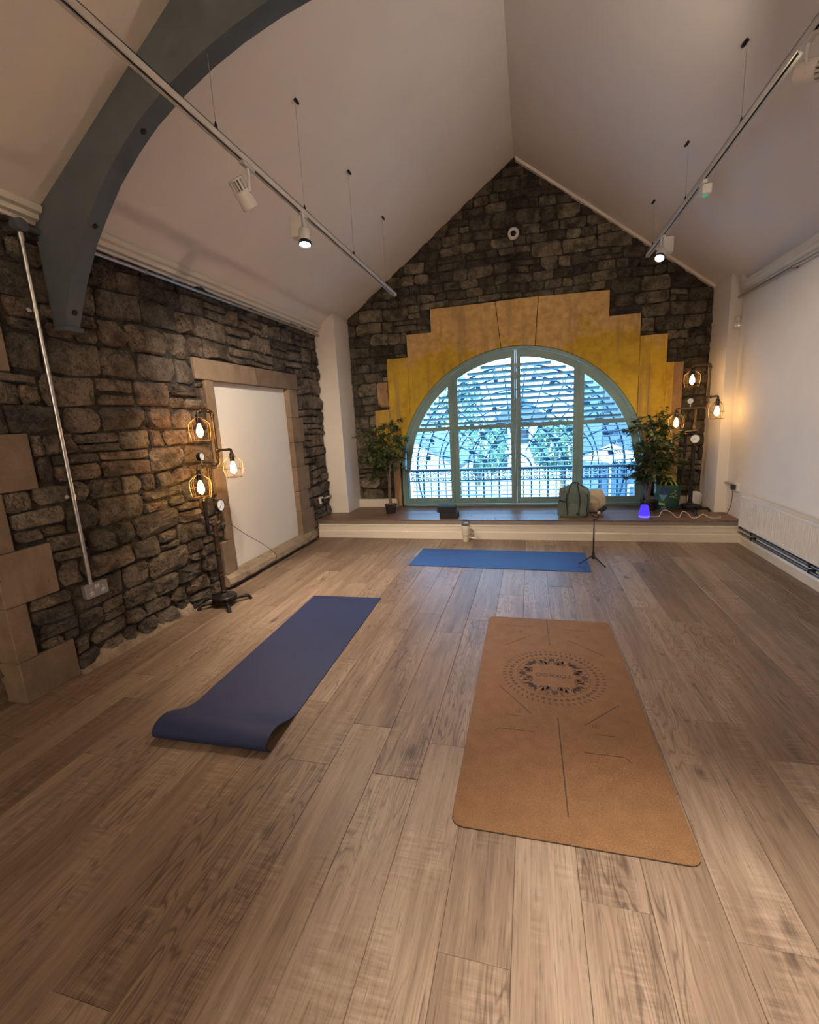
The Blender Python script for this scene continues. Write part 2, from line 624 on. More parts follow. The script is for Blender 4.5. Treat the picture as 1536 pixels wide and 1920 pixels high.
def mat_blue(key, col):
    t = NT(key)
    c = t.coord()
    a = t.noise(c, 420, 2, .6)
    b = t.noise(c, 5, 4, .6)
    f = t.math('ADD', t.math('MULTIPLY', a, .5), t.math('MULTIPLY', b, .5))
    t.bsdf(Base__Color=t.ramp(f, [(.3, tuple(x * .78 for x in col)), (.7, tuple(min(1, x * 1.22) for x in col))]), Roughness=.62,
           Specular__IOR__Level=.4, Normal=t.bump(a, .35, .002))
    t.done(key)


mat_blue('navy_mat', (.013, .021, .072))
mat_blue('royal_mat', (.018, .065, .235))


def leaf_mat():
    t = NT('ficus_leaf')
    n = t.noise(t.coord(), 23, 2, .5)
    col = t.ramp(n, [(.3, (.022, .044, .016)), (.5, (.06, .092, .028)), (.64, (.14, .165, .04)), (.8, (.33, .30, .09))])  # olive and yellow tones put warm lamplight into the leaf colour
    t.bsdf(Base__Color=col, Roughness=.42, Specular__IOR__Level=.45)
    t.done('ficus_leaf')


leaf_mat()


def amber_glass():
    t = NT('amber_glass')
    tr = t.n('ShaderNodeBsdfTransparent', Color=(1.0, .80, .48))
    gl = t.n('ShaderNodeBsdfGlossy', Color=(1, .9, .7), Roughness=.08)
    mx = t.n('ShaderNodeMixShader', i0=.07, i1=tr, i2=gl)
    t.t.links.new(mx.outputs[0], t.out.inputs[0])
    t.done('amber_glass')


amber_glass()
emit('bulb_orange', (1.0, .50, .17), 55)
emit('bulb_soft', (1.0, .68, .38), 25)
emit('bulb_yellow', (1.0, .66, .26), 55)
emit('lens_warm', (1.0, .84, .55), 5)
emit('lens_cool', (.93, .95, 1.0), 9)
emit('led_green', (.15, .75, .4), .22)
emit('led_white', (1.0, .85, .6), 2)
emit('diffuser_glow', (.10, .055, 1.0), .5)
emit('diffuser_base_glow', (.22, .17, 1.0), .62)


def mist_mat():
    t = NT('mist')
    v = t.n('ShaderNodeVolumePrincipled', Color=(.85, .9, 1.0), Density=2.6, Anisotropy=.2)
    c = t.pos()
    n = t.noise(t.vmath('MULTIPLY', c, (16, 16, 7)), 1.0, 4, .6, 1.5)
    oc = t.coord()
    sp = t.n('ShaderNodeSeparateXYZ', Vector=oc)
    flat = t.n('ShaderNodeCombineXYZ', X=sp.outputs['X'], Y=sp.outputs['Y'], Z=0.0)
    dist = t.n('ShaderNodeVectorMath', _operation='LENGTH', i0=flat.outputs[0]).outputs['Value']
    up = t.math('SUBTRACT', sp.outputs['Z'], .146)
    rad = t.math('ADD', .008, t.math('MULTIPLY', up, .19))
    fall = t.math('SUBTRACT', 1.0, t.math('DIVIDE', dist, rad), True)
    fade = t.math('SUBTRACT', 1.0, t.math('MULTIPLY', up, 3.6), True)
    d = t.math('MULTIPLY', t.ramp(n, [(.36, (0, 0, 0)), (.66, (1, 1, 1))]), 42.0)
    d = t.math('MULTIPLY', t.math('MULTIPLY', d, fall), fade)
    t.set(v, 'Density', d)
    t.t.links.new(v.outputs[0], t.out.inputs['Volume'])
    t.done('mist')


mist_mat()
M = MATS

# ------------------------------------------------------------------ room dimensions
XL, XR, YB = -2.78, 2.19, 6.393
YSTEP, ZP = 5.47, 0.245
RX, RZ = -0.188, 4.57                      # ridge
ML, MR = 0.7047, 0.766                     # roof pitches
YF = -3.2                                  # wall behind the camera


def roof_z(x):
    return RZ - ML * (RX - x) if x < RX else RZ - MR * (x - RX)


# ------------------------------------------------------------------ floor and its planks
def chamfer_plank(w, l, h=.012, b=.0016):
    mb = MB()
    x0, x1, y0, y1 = -w / 2, w / 2, -l / 2, l / 2
    vs = [(x0, y0, -h), (x1, y0, -h), (x1, y1, -h), (x0, y1, -h),
          (x0, y0, -b), (x1, y0, -b), (x1, y1, -b), (x0, y1, -b),
          (x0 + b, y0 + b, 0), (x1 - b, y0 + b, 0), (x1 - b, y1 - b, 0), (x0 + b, y1 - b, 0)]
    fs = [(0, 3, 2, 1), (8, 9, 10, 11)]
    for i in range(4):
        j = (i + 1) % 4
        fs += [(i, j, 4 + j, 4 + i), (4 + i, 4 + j, 8 + j, 8 + i)]
    return mb.add(vs, fs)


def build_floor():
    fl = MB().box(XL - .35, XR + .05, YF, YSTEP + .1, -.12, -.0125).build('floor', M['floor_wood'])
    struct(fl, 'brown oak plank floor')
    PW, PL = .2017, 1.345
    phase = {0: 1.208, 2: 1.18, 3: 2.185, 6: 3.53, -2: .976, -4: 1.57, -5: 1.864, -6: 1.577, -7: .657, -9: 1.103, 1: .35, 4: .62, 5: 1.65, -1: .3, -3: .45, -8: .2}
    cache = {}
    for k in range(-17, 11):
        xa, xb = .148 + PW * k, .148 + PW * (k + 1)
        xa, xb = max(xa, XL - .33), min(xb, XR)
        if xb - xa < .02:
            continue
        ph = phase.get(k, random.uniform(0, PL)) % PL
        y = ph - PL * 4
        while y < YSTEP:
            a, b = max(y, YF), min(y + PL, YSTEP + .02)
            if b - a > .03 and b > YF + .02:
                if b < -.8:
                    key = None
                else:
                    key = (round(xb - xa, 4), round(b - a, 4))
                key = (round(xb - xa, 4), round(b - a, 4))
                if key not in cache:
                    cache[key] = chamfer_plank(xb - xa - .0008, b - a - .0008).mesh('plank')
                    cache[key].materials.append(M['floor_wood'])
                link('plank', cache[key], None, fl, ((xa + xb) / 2, (a + b) / 2, 0))
            y += PL


build_floor()


# ------------------------------------------------------------------ rubble stones
def subtract_rects(rect, holes):
    """shrink rect until it clears every hole; None when too little is left"""
    u0, u1, v0, v1 = rect
    for a0, a1, b0, b1 in holes:
        if u1 <= a0 or u0 >= a1 or v1 <= b0 or v0 >= b1:
            continue
        cand = [(u0, a0, v0, v1), (a1, u1, v0, v1), (u0, u1, v0, b0), (u0, u1, b1, v1)]
        cand = [c for c in cand if c[1] - c[0] > .045 and c[3] - c[2] > .035]
        if not cand:
            return None
        u0, u1, v0, v1 = max(cand, key=lambda c: (c[1] - c[0]) * (c[3] - c[2]))
    return u0, u1, v0, v1


def stone_layout(u0, u1, v0, v1, holes, rh, ws, rnd):
    out = []
    v = v0
    while v < v1:
        h = rnd.uniform(*rh)
        u = u0 - rnd.uniform(0, .2)
        while u < u1:
            w = rnd.uniform(*ws) * (1.25 if h > sum(rh) / 2 else .9)
            r = (max(u, u0), min(u + w, u1), v, min(v + h, v1))
            u += w
            if r[1] - r[0] < .05 or r[3] - r[2] < .035:
                continue
            parts = [r]
            if h > .13 and rnd.random() < .28:
                m = r[2] + (r[3] - r[2]) * rnd.uniform(.38, .62)
                parts = [(r[0], r[1], r[2], m), (r[0], r[1], m, r[3])]
                if rnd.random() < .5 and r[1] - r[0] > .2:
                    q = r[0] + (r[1] - r[0]) * rnd.uniform(.4, .6)
                    parts = [(r[0], q, r[2], m), (q, r[1], r[2], m), (r[0], r[1], m, r[3])]
            for p in parts:
                p = subtract_rects(p, holes)
                if p:
                    out.append(p)
        v += h
    return out


def warp(u, v, k=.016):
    q = Vector((u * 2.6, v * 2.6, 4.7))
    p = Vector((u * 9, v * 9, 1.3))
    return k * noise.noise(q) * 1.6 + .35 * k * noise.noise(p), k * noise.noise(q + Vector((7, 3, 9))) * 1.9 + .35 * k * noise.noise(p + Vector((4, 8, 2)))


def stone_mesh(w, h, depth, proud, rnd, gap=.0065, cu=None, cv=0.0):
    """rough-hewn block: local u,v in the wall plane, n outwards"""
    s = min(w, h)
    g = gap * rnd.uniform(.5, 1.7)
    a, b = w / 2 - g, h / 2 - g
    j = s * .045
    cs = [s * rnd.choice((.05, .08, .12, .2, .3)) * rnd.uniform(.7, 1.2) for _ in range(4)]
    m = lambda: rnd.uniform(-.35, .35)
    pts = [(-a + cs[0], -b), (a * m(), -b), (a - cs[1], -b), (a, -b + cs[1]), (a, b * m()), (a, b - cs[2]), (a - cs[2], b), (a * m(), b), (-a + cs[3], b), (-a, b - cs[3]), (-a, b * m()), (-a, -b + cs[0])]
    pts = [(x + rnd.uniform(-j, j), y + rnd.uniform(-j, j)) for x, y in pts]
    if cu is not None:
        pts = [(x + warp(cu + x, cv + y)[0], y + warp(cu + x, cv + y)[1]) for x, y in pts]
    n = len(pts)
    vs = [(x, y, -depth) for x, y in pts]
    vs += [(x * .99, y * .99, rnd.uniform(-.45, .2) * proud) for x, y in pts]
    tu, tv = rnd.uniform(-.5, .5) * proud / max(a, .01), rnd.uniform(-.6, .35) * proud / max(b, .01)
    for lo, hi, p0, p1 in ((.76, .93, .25, .95), (.36, .6, .5, 1.25)):
        for x, y in pts:
            k = rnd.uniform(lo, hi)
            vs.append((x * k, y * k, proud * rnd.uniform(p0, p1) + tu * x * k + tv * y * k))
    vs.append((rnd.uniform(-.25, .25) * a, rnd.uniform(-.25, .25) * b, proud * rnd.uniform(.5, 1.4)))
    fs = []
    for i in range(n):
        k = (i + 1) % n
        for r in range(3):
            fs.append((r * n + i, r * n + k, (r + 1) * n + k, (r + 1) * n + i))
        fs.append((3 * n + i, 3 * n + k, 4 * n))
    return vs, fs


def lay_stones(parent, cells, axis, plane, mat, rnd, proud=(.012, .04), depth=.05, name='stone'):
    for (u0, u1, v0, v1) in cells:
        w, h = u1 - u0, v1 - v0
        vs, fs = stone_mesh(w, h, depth, rnd.uniform(*proud) * min(1.0, .55 + min(w, h) * 3), rnd, .0065, (u0 + u1) / 2, (v0 + v1) / 2)
        if axis == 'x':    # wall facing +x: u = y, v = z
            vs = [(n, u, v) for u, v, n in vs]
            loc = (plane, (u0 + u1) / 2, (v0 + v1) / 2)
        else:              # wall facing -y: u = x, v = z
            vs = [(u, -n, v) for u, v, n in vs]
            loc = ((u0 + u1) / 2, plane, (v0 + v1) / 2)
        MB().add(vs, fs).build(name, mat, parent, None, loc)


# ------------------------------------------------------------------ left wall
def build_wall_left():
    rnd = random.Random(21)
    mb = MB()
    X0, X1 = XL - .34, XL - .026
    for y0, y1, z0, z1 in ((YF, .5, -.1, 2.9), (.5, 1.70, 2.125, 2.9), (1.70, 3.66, -.1, 2.9), (3.66, 5.02, -.1, .14), (3.66, 5.02, 1.94, 2.9), (5.02, 6.75, -.1, 2.9)):
        mb.box(X0, X1, y0, y1, z0, z1)
    mb.box(X0 - .1, XL - .17, .45, 1.72, -.1, 2.2)      # back of the niche at the left edge
    wl = struct(mb.build('wall_left', M['mortar']), 'dark rubble stone wall')
    # dressed quoins of the niche: alternating long and short
    for y1, z0, z1 in ((1.998, 0, .25), (1.784, .25, .574), (1.98, .574, .878), (1.787, .878, 1.204), (1.985, 1.204, 1.524), (1.79, 1.524, 1.86), (1.968, 1.86, 2.10)):
        MB().box(XL - .175, XL + .004, 1.672, y1 - .003, z0 + .0015, z1 - .0015, .004).build('ashlar_block', M['sandstone'], wl)
    for y0, y1 in ((.42, 1.05), (1.05, 1.968)):
        MB().box(XL - .175, XL + .004, y0, y1 - .003, 2.102, 2.33, .004).build('ashlar_block', M['sandstone'], wl)
    holes = [(1.5, 2.0, 0, .25), (1.5, 1.79, .25, .574), (1.5, 1.985, .574, .878), (1.5, 1.79, .878, 1.204), (1.5, 1.99, 1.204, 1.524), (1.5, 1.795, 1.524, 1.86),
             (1.5, 1.972, 1.86, 2.34), (.4, 1.9, 2.09, 2.34), (.4, 1.672, 0, 2.1), (3.44, 5.255, 1.92, 2.118), (3.55, 5.21, 1.5, 1.95), (3.56, 5.25, .14, 1.6), (3.47, 3.6, .13, .46),
             (3.46, 5.34, 0, .14), (3.5, 3.6, .8, 1.15), (5.1, 5.30, 1.3, 1.6), (5.1, 5.33, .7, 1.0), (5.1, 5.36, .14, .45)]
    cells = stone_layout(.75, 5.92, .0, 2.74, holes, (.11, .21), (.13, .34), rnd)
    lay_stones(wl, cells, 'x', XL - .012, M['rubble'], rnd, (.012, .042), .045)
    nic = stone_layout(1.1, 1.70, .0, .6, [], (.12, .2), (.15, .3), rnd)
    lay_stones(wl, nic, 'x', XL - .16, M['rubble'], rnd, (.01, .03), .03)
    # grey cement fillet along the foot of the wall
    pts = [(XL - .03, 2.0, .03)]
    mb = MB()
    ys = [2.0 + .09 * i for i in range(12)]
    prev = None
    ring = []
    for y in ys:
        hgt = .055 + .03 * sin(y * 9) + rnd.uniform(-.01, .015)
        ring.append([(XL - .04, y, 0), (XL - .04, y, hgt + .02), (XL + .018 + rnd.uniform(-.006, .008), y, hgt * .6), (XL + .035 + rnd.uniform(-.006, .01), y, 0)])
    vs = [p for r in ring for p in r]
    fs = []
    for i in range(len(ring) - 1):
        for k in range(4):
            fs.append((4 * i + k, 4 * i + (k + 1) % 4, 4 * i + 4 + (k + 1) % 4, 4 * i + 4 + k))
    fs += [(0, 1, 2, 3), tuple(4 * (len(ring) - 1) + k for k in range(4))]
    o = mb.add(vs, fs).build('cement_fillet', M['sill_stone'], wl)
    o['label'] = 'pale grey cement fillet'
    return wl


WL = build_wall_left()


def build_door():
    d = struct(empty('door_1', (XL, 4.34, 0)), 'doorway in sandstone surround filled with a flat white board')

    def blk(name, y0, y1, z0, z1, xa=-.12, xb=.006, mat='sandstone', b=.004):
        return MB().box(xa, xb, y0 - 4.34, y1 - 4.34, z0, z1, b).build(name, M[mat], d)
    MB().box(-.09, -.062, 3.62 - 4.34, 5.06 - 4.34, .1, 1.98, .002).build('white_board', M['board_white'], d)
    blk('lintel_block', 3.443, 4.353, 1.934, 2.114)
    blk('lintel_block', 4.357, 5.25, 1.934, 2.114)
    for y0, z0, z1 in ((3.485, .14, .46), (3.565, .46, .80), (3.505, .80, 1.15), (3.57, 1.15, 1.5), (3.548, 1.5, 1.932)):
        blk('jamb_block', y0, 3.665, z0 + .0015, z1 - .0015)
    for y1, z0, z1 in ((5.36, .14, .45), (5.265, .45, .70), (5.33, .70, 1.0), (5.235, 1.0, 1.3), (5.30, 1.3, 1.6), (5.205, 1.6, 1.932)):
        blk('jamb_block', 5.015, y1, z0 + .0015, z1 - .0015)
    # weathered sill, standing clear of the floor
    rnd = random.Random(5)
    mb = MB()
    n = 24
    ring = []
    for i in range(n + 1):
        y = -.88 + 1.865 * i / n
        e = lambda s: rnd.uniform(-s, s)
        end = .02 if i in (0, n) else 0
        ring.append([(-.1, y, .03), (-.1, y, .142), (.035 - end, y, .142 + e(.004)), (.062 + e(.006) - end, y, .108 + e(.008)), (.07 + e(.005) - end, y, .06 + e(.006)), (.05 + e(.006) - end, y, .034)])
    vs = [p for r in ring for p in r]
    fs = [tuple(range(6))[::-1], tuple(6 * n + k for k in range(6))]
    for i in range(n):
        for k in range(6):
            fs.append((6 * i + k, 6 * i + (k + 1) % 6, 6 * i + 6 + (k + 1) % 6, 6 * i + 6 + k))
    mb.add(vs, fs).build('sill_stone', M['sill_stone'], d)['label'] = 'weathered stone sill'
    MB().box(-.1, .02, -.86, .97, 0.0, .034).build('sill_gap_shade', M['black_slot'], d)  # black filler, the dark of the shaded gap under the sill made solid


build_door()


# ------------------------------------------------------------------ back gable wall with the arch
AX, AZ, AR = -0.19, 0.744, 1.62             # arch centre and radius
JL, JR = -1.82, 1.415                       # jambs of the opening


def arch_z(x, r=AR):
    d = x - AX
    return AZ + sqrt(max(r * r - d * d, 0))


def build_wall_back():
    rnd = random.Random(4)
    mb = MB()
    y0, y1 = YB + .026, YB + .36
    xs = [-3.1, JL - .001] + [JL + (JR - JL) * i / 40 for i in range(41)] + [JR + .001, 2.5]
    for a, b in zip(xs[:-1], xs[1:]):
        inside = a >= JL - 1e-6 and b <= JR + 1e-6
        ba, bb = (arch_z(a), arch_z(b)) if inside else (-.2, -.2)
        ta, tb = roof_z(a) + .08, roof_z(b) + .08
        if a < RX < b:
            for s, e, zs, ze, t0, t1 in ((a, RX, ba, (ba + bb) / 2, ta, RZ + .08), (RX, b, (ba + bb) / 2, bb, RZ + .08, tb)):
                mb.prism([(s, zs), (e, ze), (e, t1), (s, t0)], y0, y1, 'y')
        elif b - a > 1e-6:
            mb.prism([(a, ba), (b, bb), (b, tb), (a, ta)], y0, y1, 'y')
    mb.box(-3.1, 2.5, y0, y1, -.6, ZP - .02)
    wb = struct(mb.build('wall_back', M['mortar']), 'stone gable wall around the arched window')

    def col(name, x0, x1, ztop, zbot=None, mat='ochre', ztop1=None, zb2=None):
        n = 14
        lower = []
        for i in range(n + 1):
            x = x0 + (x1 - x0) * i / n
            if zbot is not None:
                z = zbot
            else:
                z = arch_z(x, AR + .012) if abs(x - AX) < AR else AZ
            lower.append((x, z))
        poly = lower + [(x1, ztop if ztop1 is None else ztop1), (x0, ztop)]
        return MB().prism(poly, YB - .008 - rnd.uniform(0, .004), YB + .06, 'y').build(name, M[mat], wb)

    g = .0018
    # keystone: tapered
    lower = [(-.366 + (.061 + .366) * i / 8, arch_z(-.366 + (.061 + .366) * i / 8, AR + .012)) for i in range(9)]
    MB().prism(lower + [(.101, 2.944), (-.431, 2.942)], YB - .02, YB + .06, 'y').build('keystone', M['ochre'], wb)
    # voussoir blocks left and right
    lo = [(-1.30 + (-.374 + 1.30) * i / 10) for i in range(11)]
    MB().prism([(x, arch_z(x, AR + .012)) for x in lo] + [(-.439, 2.94), (-1.30, 2.944)], YB - .012, YB + .06, 'y').build('ashlar_block', M['ochre'], wb)
    lo = [(.069 + (.945 - .069) * i / 10) for i in range(11)]
    MB().prism([(x, arch_z(x, AR + .012)) for x in lo] + [(.945, 2.918), (.109, 2.942)], YB - .012, YB + .06, 'y').build('ashlar_block', M['ochre'], wb)
    col('ashlar_block', -1.65 + g, -1.30 - g, 2.65)
    col('ashlar_block', -1.80, -1.65 - g, 2.355)
    col('ashlar_block', -1.955, -1.80 - g, 2.355, .98)
    col('ashlar_block', -2.175, -1.957 - g, 1.66, 1.02)
    col('ashlar_block', .945 + g, 1.308 - g, 2.617)
    col('ashlar_block', 1.31 + g, 1.425, 2.352)
    col('ashlar_block', 1.427, 1.612, 2.352, .62)
    col('ashlar_block', 1.614, 1.70, 2.015, .60)
    o = col('ashlar_block', 1.702, 1.80, 2.01, .55, 'tan_stone')
    o['label'] = 'bare tan stone strip'
    # red-brown rough stone beside the ochre, left
    vs, fs = stone_mesh(.17, .36, .05, .03, rnd)
    MB().add([(u, -n, v) for u, v, n in vs], fs).build('stone', M['tan_stone'], wb, None, (-2.045, YB, 1.87))
    # brown jamb strips down both sides of the frame
    MB().box(-1.955, JL - .03, YB - .004, YB + .06, ZP, .978, .004).build('jamb_block', M['tan_stone'], wb)
    holes = [(-.45, .11, 2.3, 2.946), (-1.302, .947, 2.0, 2.944), (-1.652, 1.31, 1.8, 2.652), (-1.957, 1.614, .5, 2.357), (-2.177, 1.7, 1.02, 1.664), (1.6, 1.805, .55, 2.018),
             (-2.13, -1.95, 1.69, 2.05), (-1.96, 1.5, 0, 1.0)]
    cells = stone_layout(-2.52, 2.10, .25, 4.5, holes, (.10, .185), (.12, .34), rnd)
    keep = []
    for c in cells:
        um = (c[0] + c[1]) / 2
        if c[2] < min(roof_z(c[0]), roof_z(c[1])) - .01 or c[2] < roof_z(um) - .04:
            keep.append(c)
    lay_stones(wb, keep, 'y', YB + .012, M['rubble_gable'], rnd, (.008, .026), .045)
    return wb


WB = build_wall_back()


# ------------------------------------------------------------------ ceiling, right wall, front wall, pillars, cornices
def build_shell():
    mb = MB()
    y0, y1 = YF - .1, YB + .3
    for xa, xb in ((-3.15, RX), (RX, 2.6)):
        za, zb = roof_z(xa), roof_z(xb)
        mb.prism([(xa, za), (xb, zb), (xb, zb + .1), (xa, za + .1)], y0, y1, 'y')
    struct(mb.build('ceiling', M['ceiling_paint']), 'white pitched plaster ceiling')
    struct(MB().box(XR, XR + .3, YF, YB + .3, -.2, 3.0).build('wall_right', M['plaster']), 'white plaster side wall')
    mb = MB()
    mb.prism([(-3.1, -.1), (2.5, -.1), (2.5, roof_z(2.5) + .05), (RX, RZ + .05), (-3.1, roof_z(-3.1) + .05)], YF - .15, YF, 'y')
    struct(mb.build('wall_front', M['plaster']), 'white plaster wall behind the camera')
    pl = MB().prism([(XL - .03, ZP - .02), (-2.511, ZP - .02), (-2.511, roof_z(-2.511) + .02), (XL - .03, roof_z(XL) + .02)], 5.91, YB + .05, 'y')
    struct(pl.build('pillar_left', M['plaster']), 'white plastered pier at the stone side wall')
    pr = MB().prism([(2.077, ZP - .02), (XR + .01, ZP - .02), (XR + .01, roof_z(XR) + .02), (2.077, roof_z(2.077) + .02)], 5.91, YB + .05, 'y')
    struct(pr.build('pillar_right', M['plaster']), 'white plastered pier at the white side wall')
    # white bead along the right gable slope
    mb = MB()
    xa, xb = RX + .02, 2.076
    mb.prism([(xa, roof_z(xa) - .035), (xb, roof_z(xb) - .035), (xb, roof_z(xb) + .01), (xa, roof_z(xa) + .01)], YB - .035, YB + .05, 'y')
    struct(mb.build('trim_1', M['plaster']), 'white plaster bead under the gable slope')
    # cornices: moulded timber rails
    prof = [(XL - .04, 2.70), (XL + .015, 2.70), (XL + .022, 2.716), (XL + .05, 2.722), (XL + .055, 2.748), (XL + .082, 2.756), (XL + .088, 2.79), (XL - .04, 2.80)]
    for ya, yb, nm in ((YF, 2.262, 'cornice_left'), (2.372, 5.91, 'cornice_left')):
        struct(MB().prism(prof, ya, yb, 'y').build(nm, M['gloss_white']), 'white moulded timber cornice above the stone side wall')
    profr = [(XR + .02, 2.60), (XR - .012, 2.60), (XR - .02, 2.615), (XR - .045, 2.622), (XR - .05, 2.65), (XR - .075, 2.66), (XR - .08, 2.70), (XR + .02, 2.70)]
    struct(MB().prism(profr, YF, 5.80, 'y').build('cornice_right', M['gloss_white']), 'white moulded timber cornice above the white side wall')
    struct(MB().box(XR - .045, XR + .02, 5.80, 5.86, 2.66, 2.80, .003).build('trim_2', M['plaster']), 'small white plaster return where the cornice stops')
    br = MB().prism([(XR + .02, 0), (XR - .022, 0), (XR - .022, .075), (XR - .012, .092), (XR + .02, .095)], YF, YSTEP + .02, 'y')
    struct(br.build('baseboard_right', M['gloss_white']), 'white skirting under the radiator')
    for xa, xb, lab in ((-2.52, -1.905, 'white skirting block behind the smaller fig tree'), (1.50, 2.08, 'white skirting block behind the green bag')):
        struct(MB().box(xa, xb, YB - .055, YB + .05, ZP - .01, .362, .004).build('baseboard_back', M['gloss_white']), lab)


build_shell()


def build_platform():
    p = MB().box(XL - .02, XR + .02, YSTEP + .012, YB + .38, -.05, ZP - .013).build('platform_floor', M['gloss_white'])
    struct(p, 'raised wooden platform with white painted riser')
    xa, xb = XL + .005, XR - .002
    MB().prism([(5.448, 0), (YSTEP + .02, 0), (YSTEP + .02, .10), (5.462, .10), (5.448, .088)], xa, xb, 'x').build('skirting_board', M['gloss_white'], p)
    MB().box(xa, xb, 5.462, YSTEP + .02, .1005, .158, .002).build('riser_board', M['gloss_white'], p)
    MB().box(xa, xb, 5.456, YSTEP + .02, .159, .188, .004).build('riser_lip', M['gloss_white'], p)
    o = MB().prism([(5.452, .192), (YSTEP + .02, .192), (YSTEP + .02, .236), (5.449, .236)], xa, xb, 'x').build('nosing_strip', M['aluminium'], p)
    o['label'] = 'aluminium nosing strip'
    rnd = random.Random(3)
    y = 5.444
    w = .192
    cache = {}
    for r in range(5):
        y1 = min(y + w, YB + .05)
        x = XL - rnd.uniform(.1, 1.1)
        while x < XR:
            a, b = max(x, XL), min(x + 1.345, XR)
            x += 1.345
            if b - a < .04:
                continue
            key = (round(b - a, 3), round(y1 - y, 3))
            if key not in cache:
                me = MB().box(-(b - a) / 2 + .0006, (b - a) / 2 - .0006, -(y1 - y) / 2 + .0006, (y1 - y) / 2 - .0006, -.013, 0, .0016).mesh('plank')
                me.materials.append(M['platform_wood'])
                cache[key] = me
            link('plank', cache[key], None, p, ((a + b) / 2, (y + y1) / 2, ZP))
        y = y1


build_platform()


# ------------------------------------------------------------------ arched timber beam
def build_beam():
    inn = [(-2.78, 2.13), (-2.70, 2.145), (-2.655, 2.24), (-2.583, 2.387), (-2.453, 2.592), (-2.345, 2.723), (-2.218, 2.862), (-2.066, 2.99), (-1.925, 3.09), (-1.744, 3.188), (-1.541, 3.277), (-1.354, 3.341), (-1.15, 3.394), (-.85, 3.45), (-.55, 3.48), (-.295, 3.49)]
    mir = [(-.59 - x, z) for x, z in inn][::-1][1:]
    full = inn + mir
    top = []
    for x, z in full:
        zt = min(roof_z(x) + .015, 3.95)
        top.append((x, max(zt, z + .02)))
    b = struct(MB().strip(full, top, 2.266, 2.366, 'y').build('arched_beam', M['beam_paint'], None, None), 'blue grey painted arched roof timber')
    for sx in (1,):
        MB().box(XL - .005, XL + .105, 2.258, 2.374, 2.118, 2.146, .004).build('foot_block', M['beam_paint'], b)
    for x, z, dx, dz in ((-2.40, 2.66, .66, .75), (-2.66, 2.225, .92, .4), (-1.98, 3.055, .6, .8)):
        nrm = Vector((dx, 0, -dz)).normalized()
        MB().lathe([(.0, -.004), (.017, -.004), (.017, .004), (.012, .006), (.0, .006)], 14, at((x, 2.316, z), frame(nrm)), False).build('bolt_plug', M['iron_black'], b, 40)


build_beam()


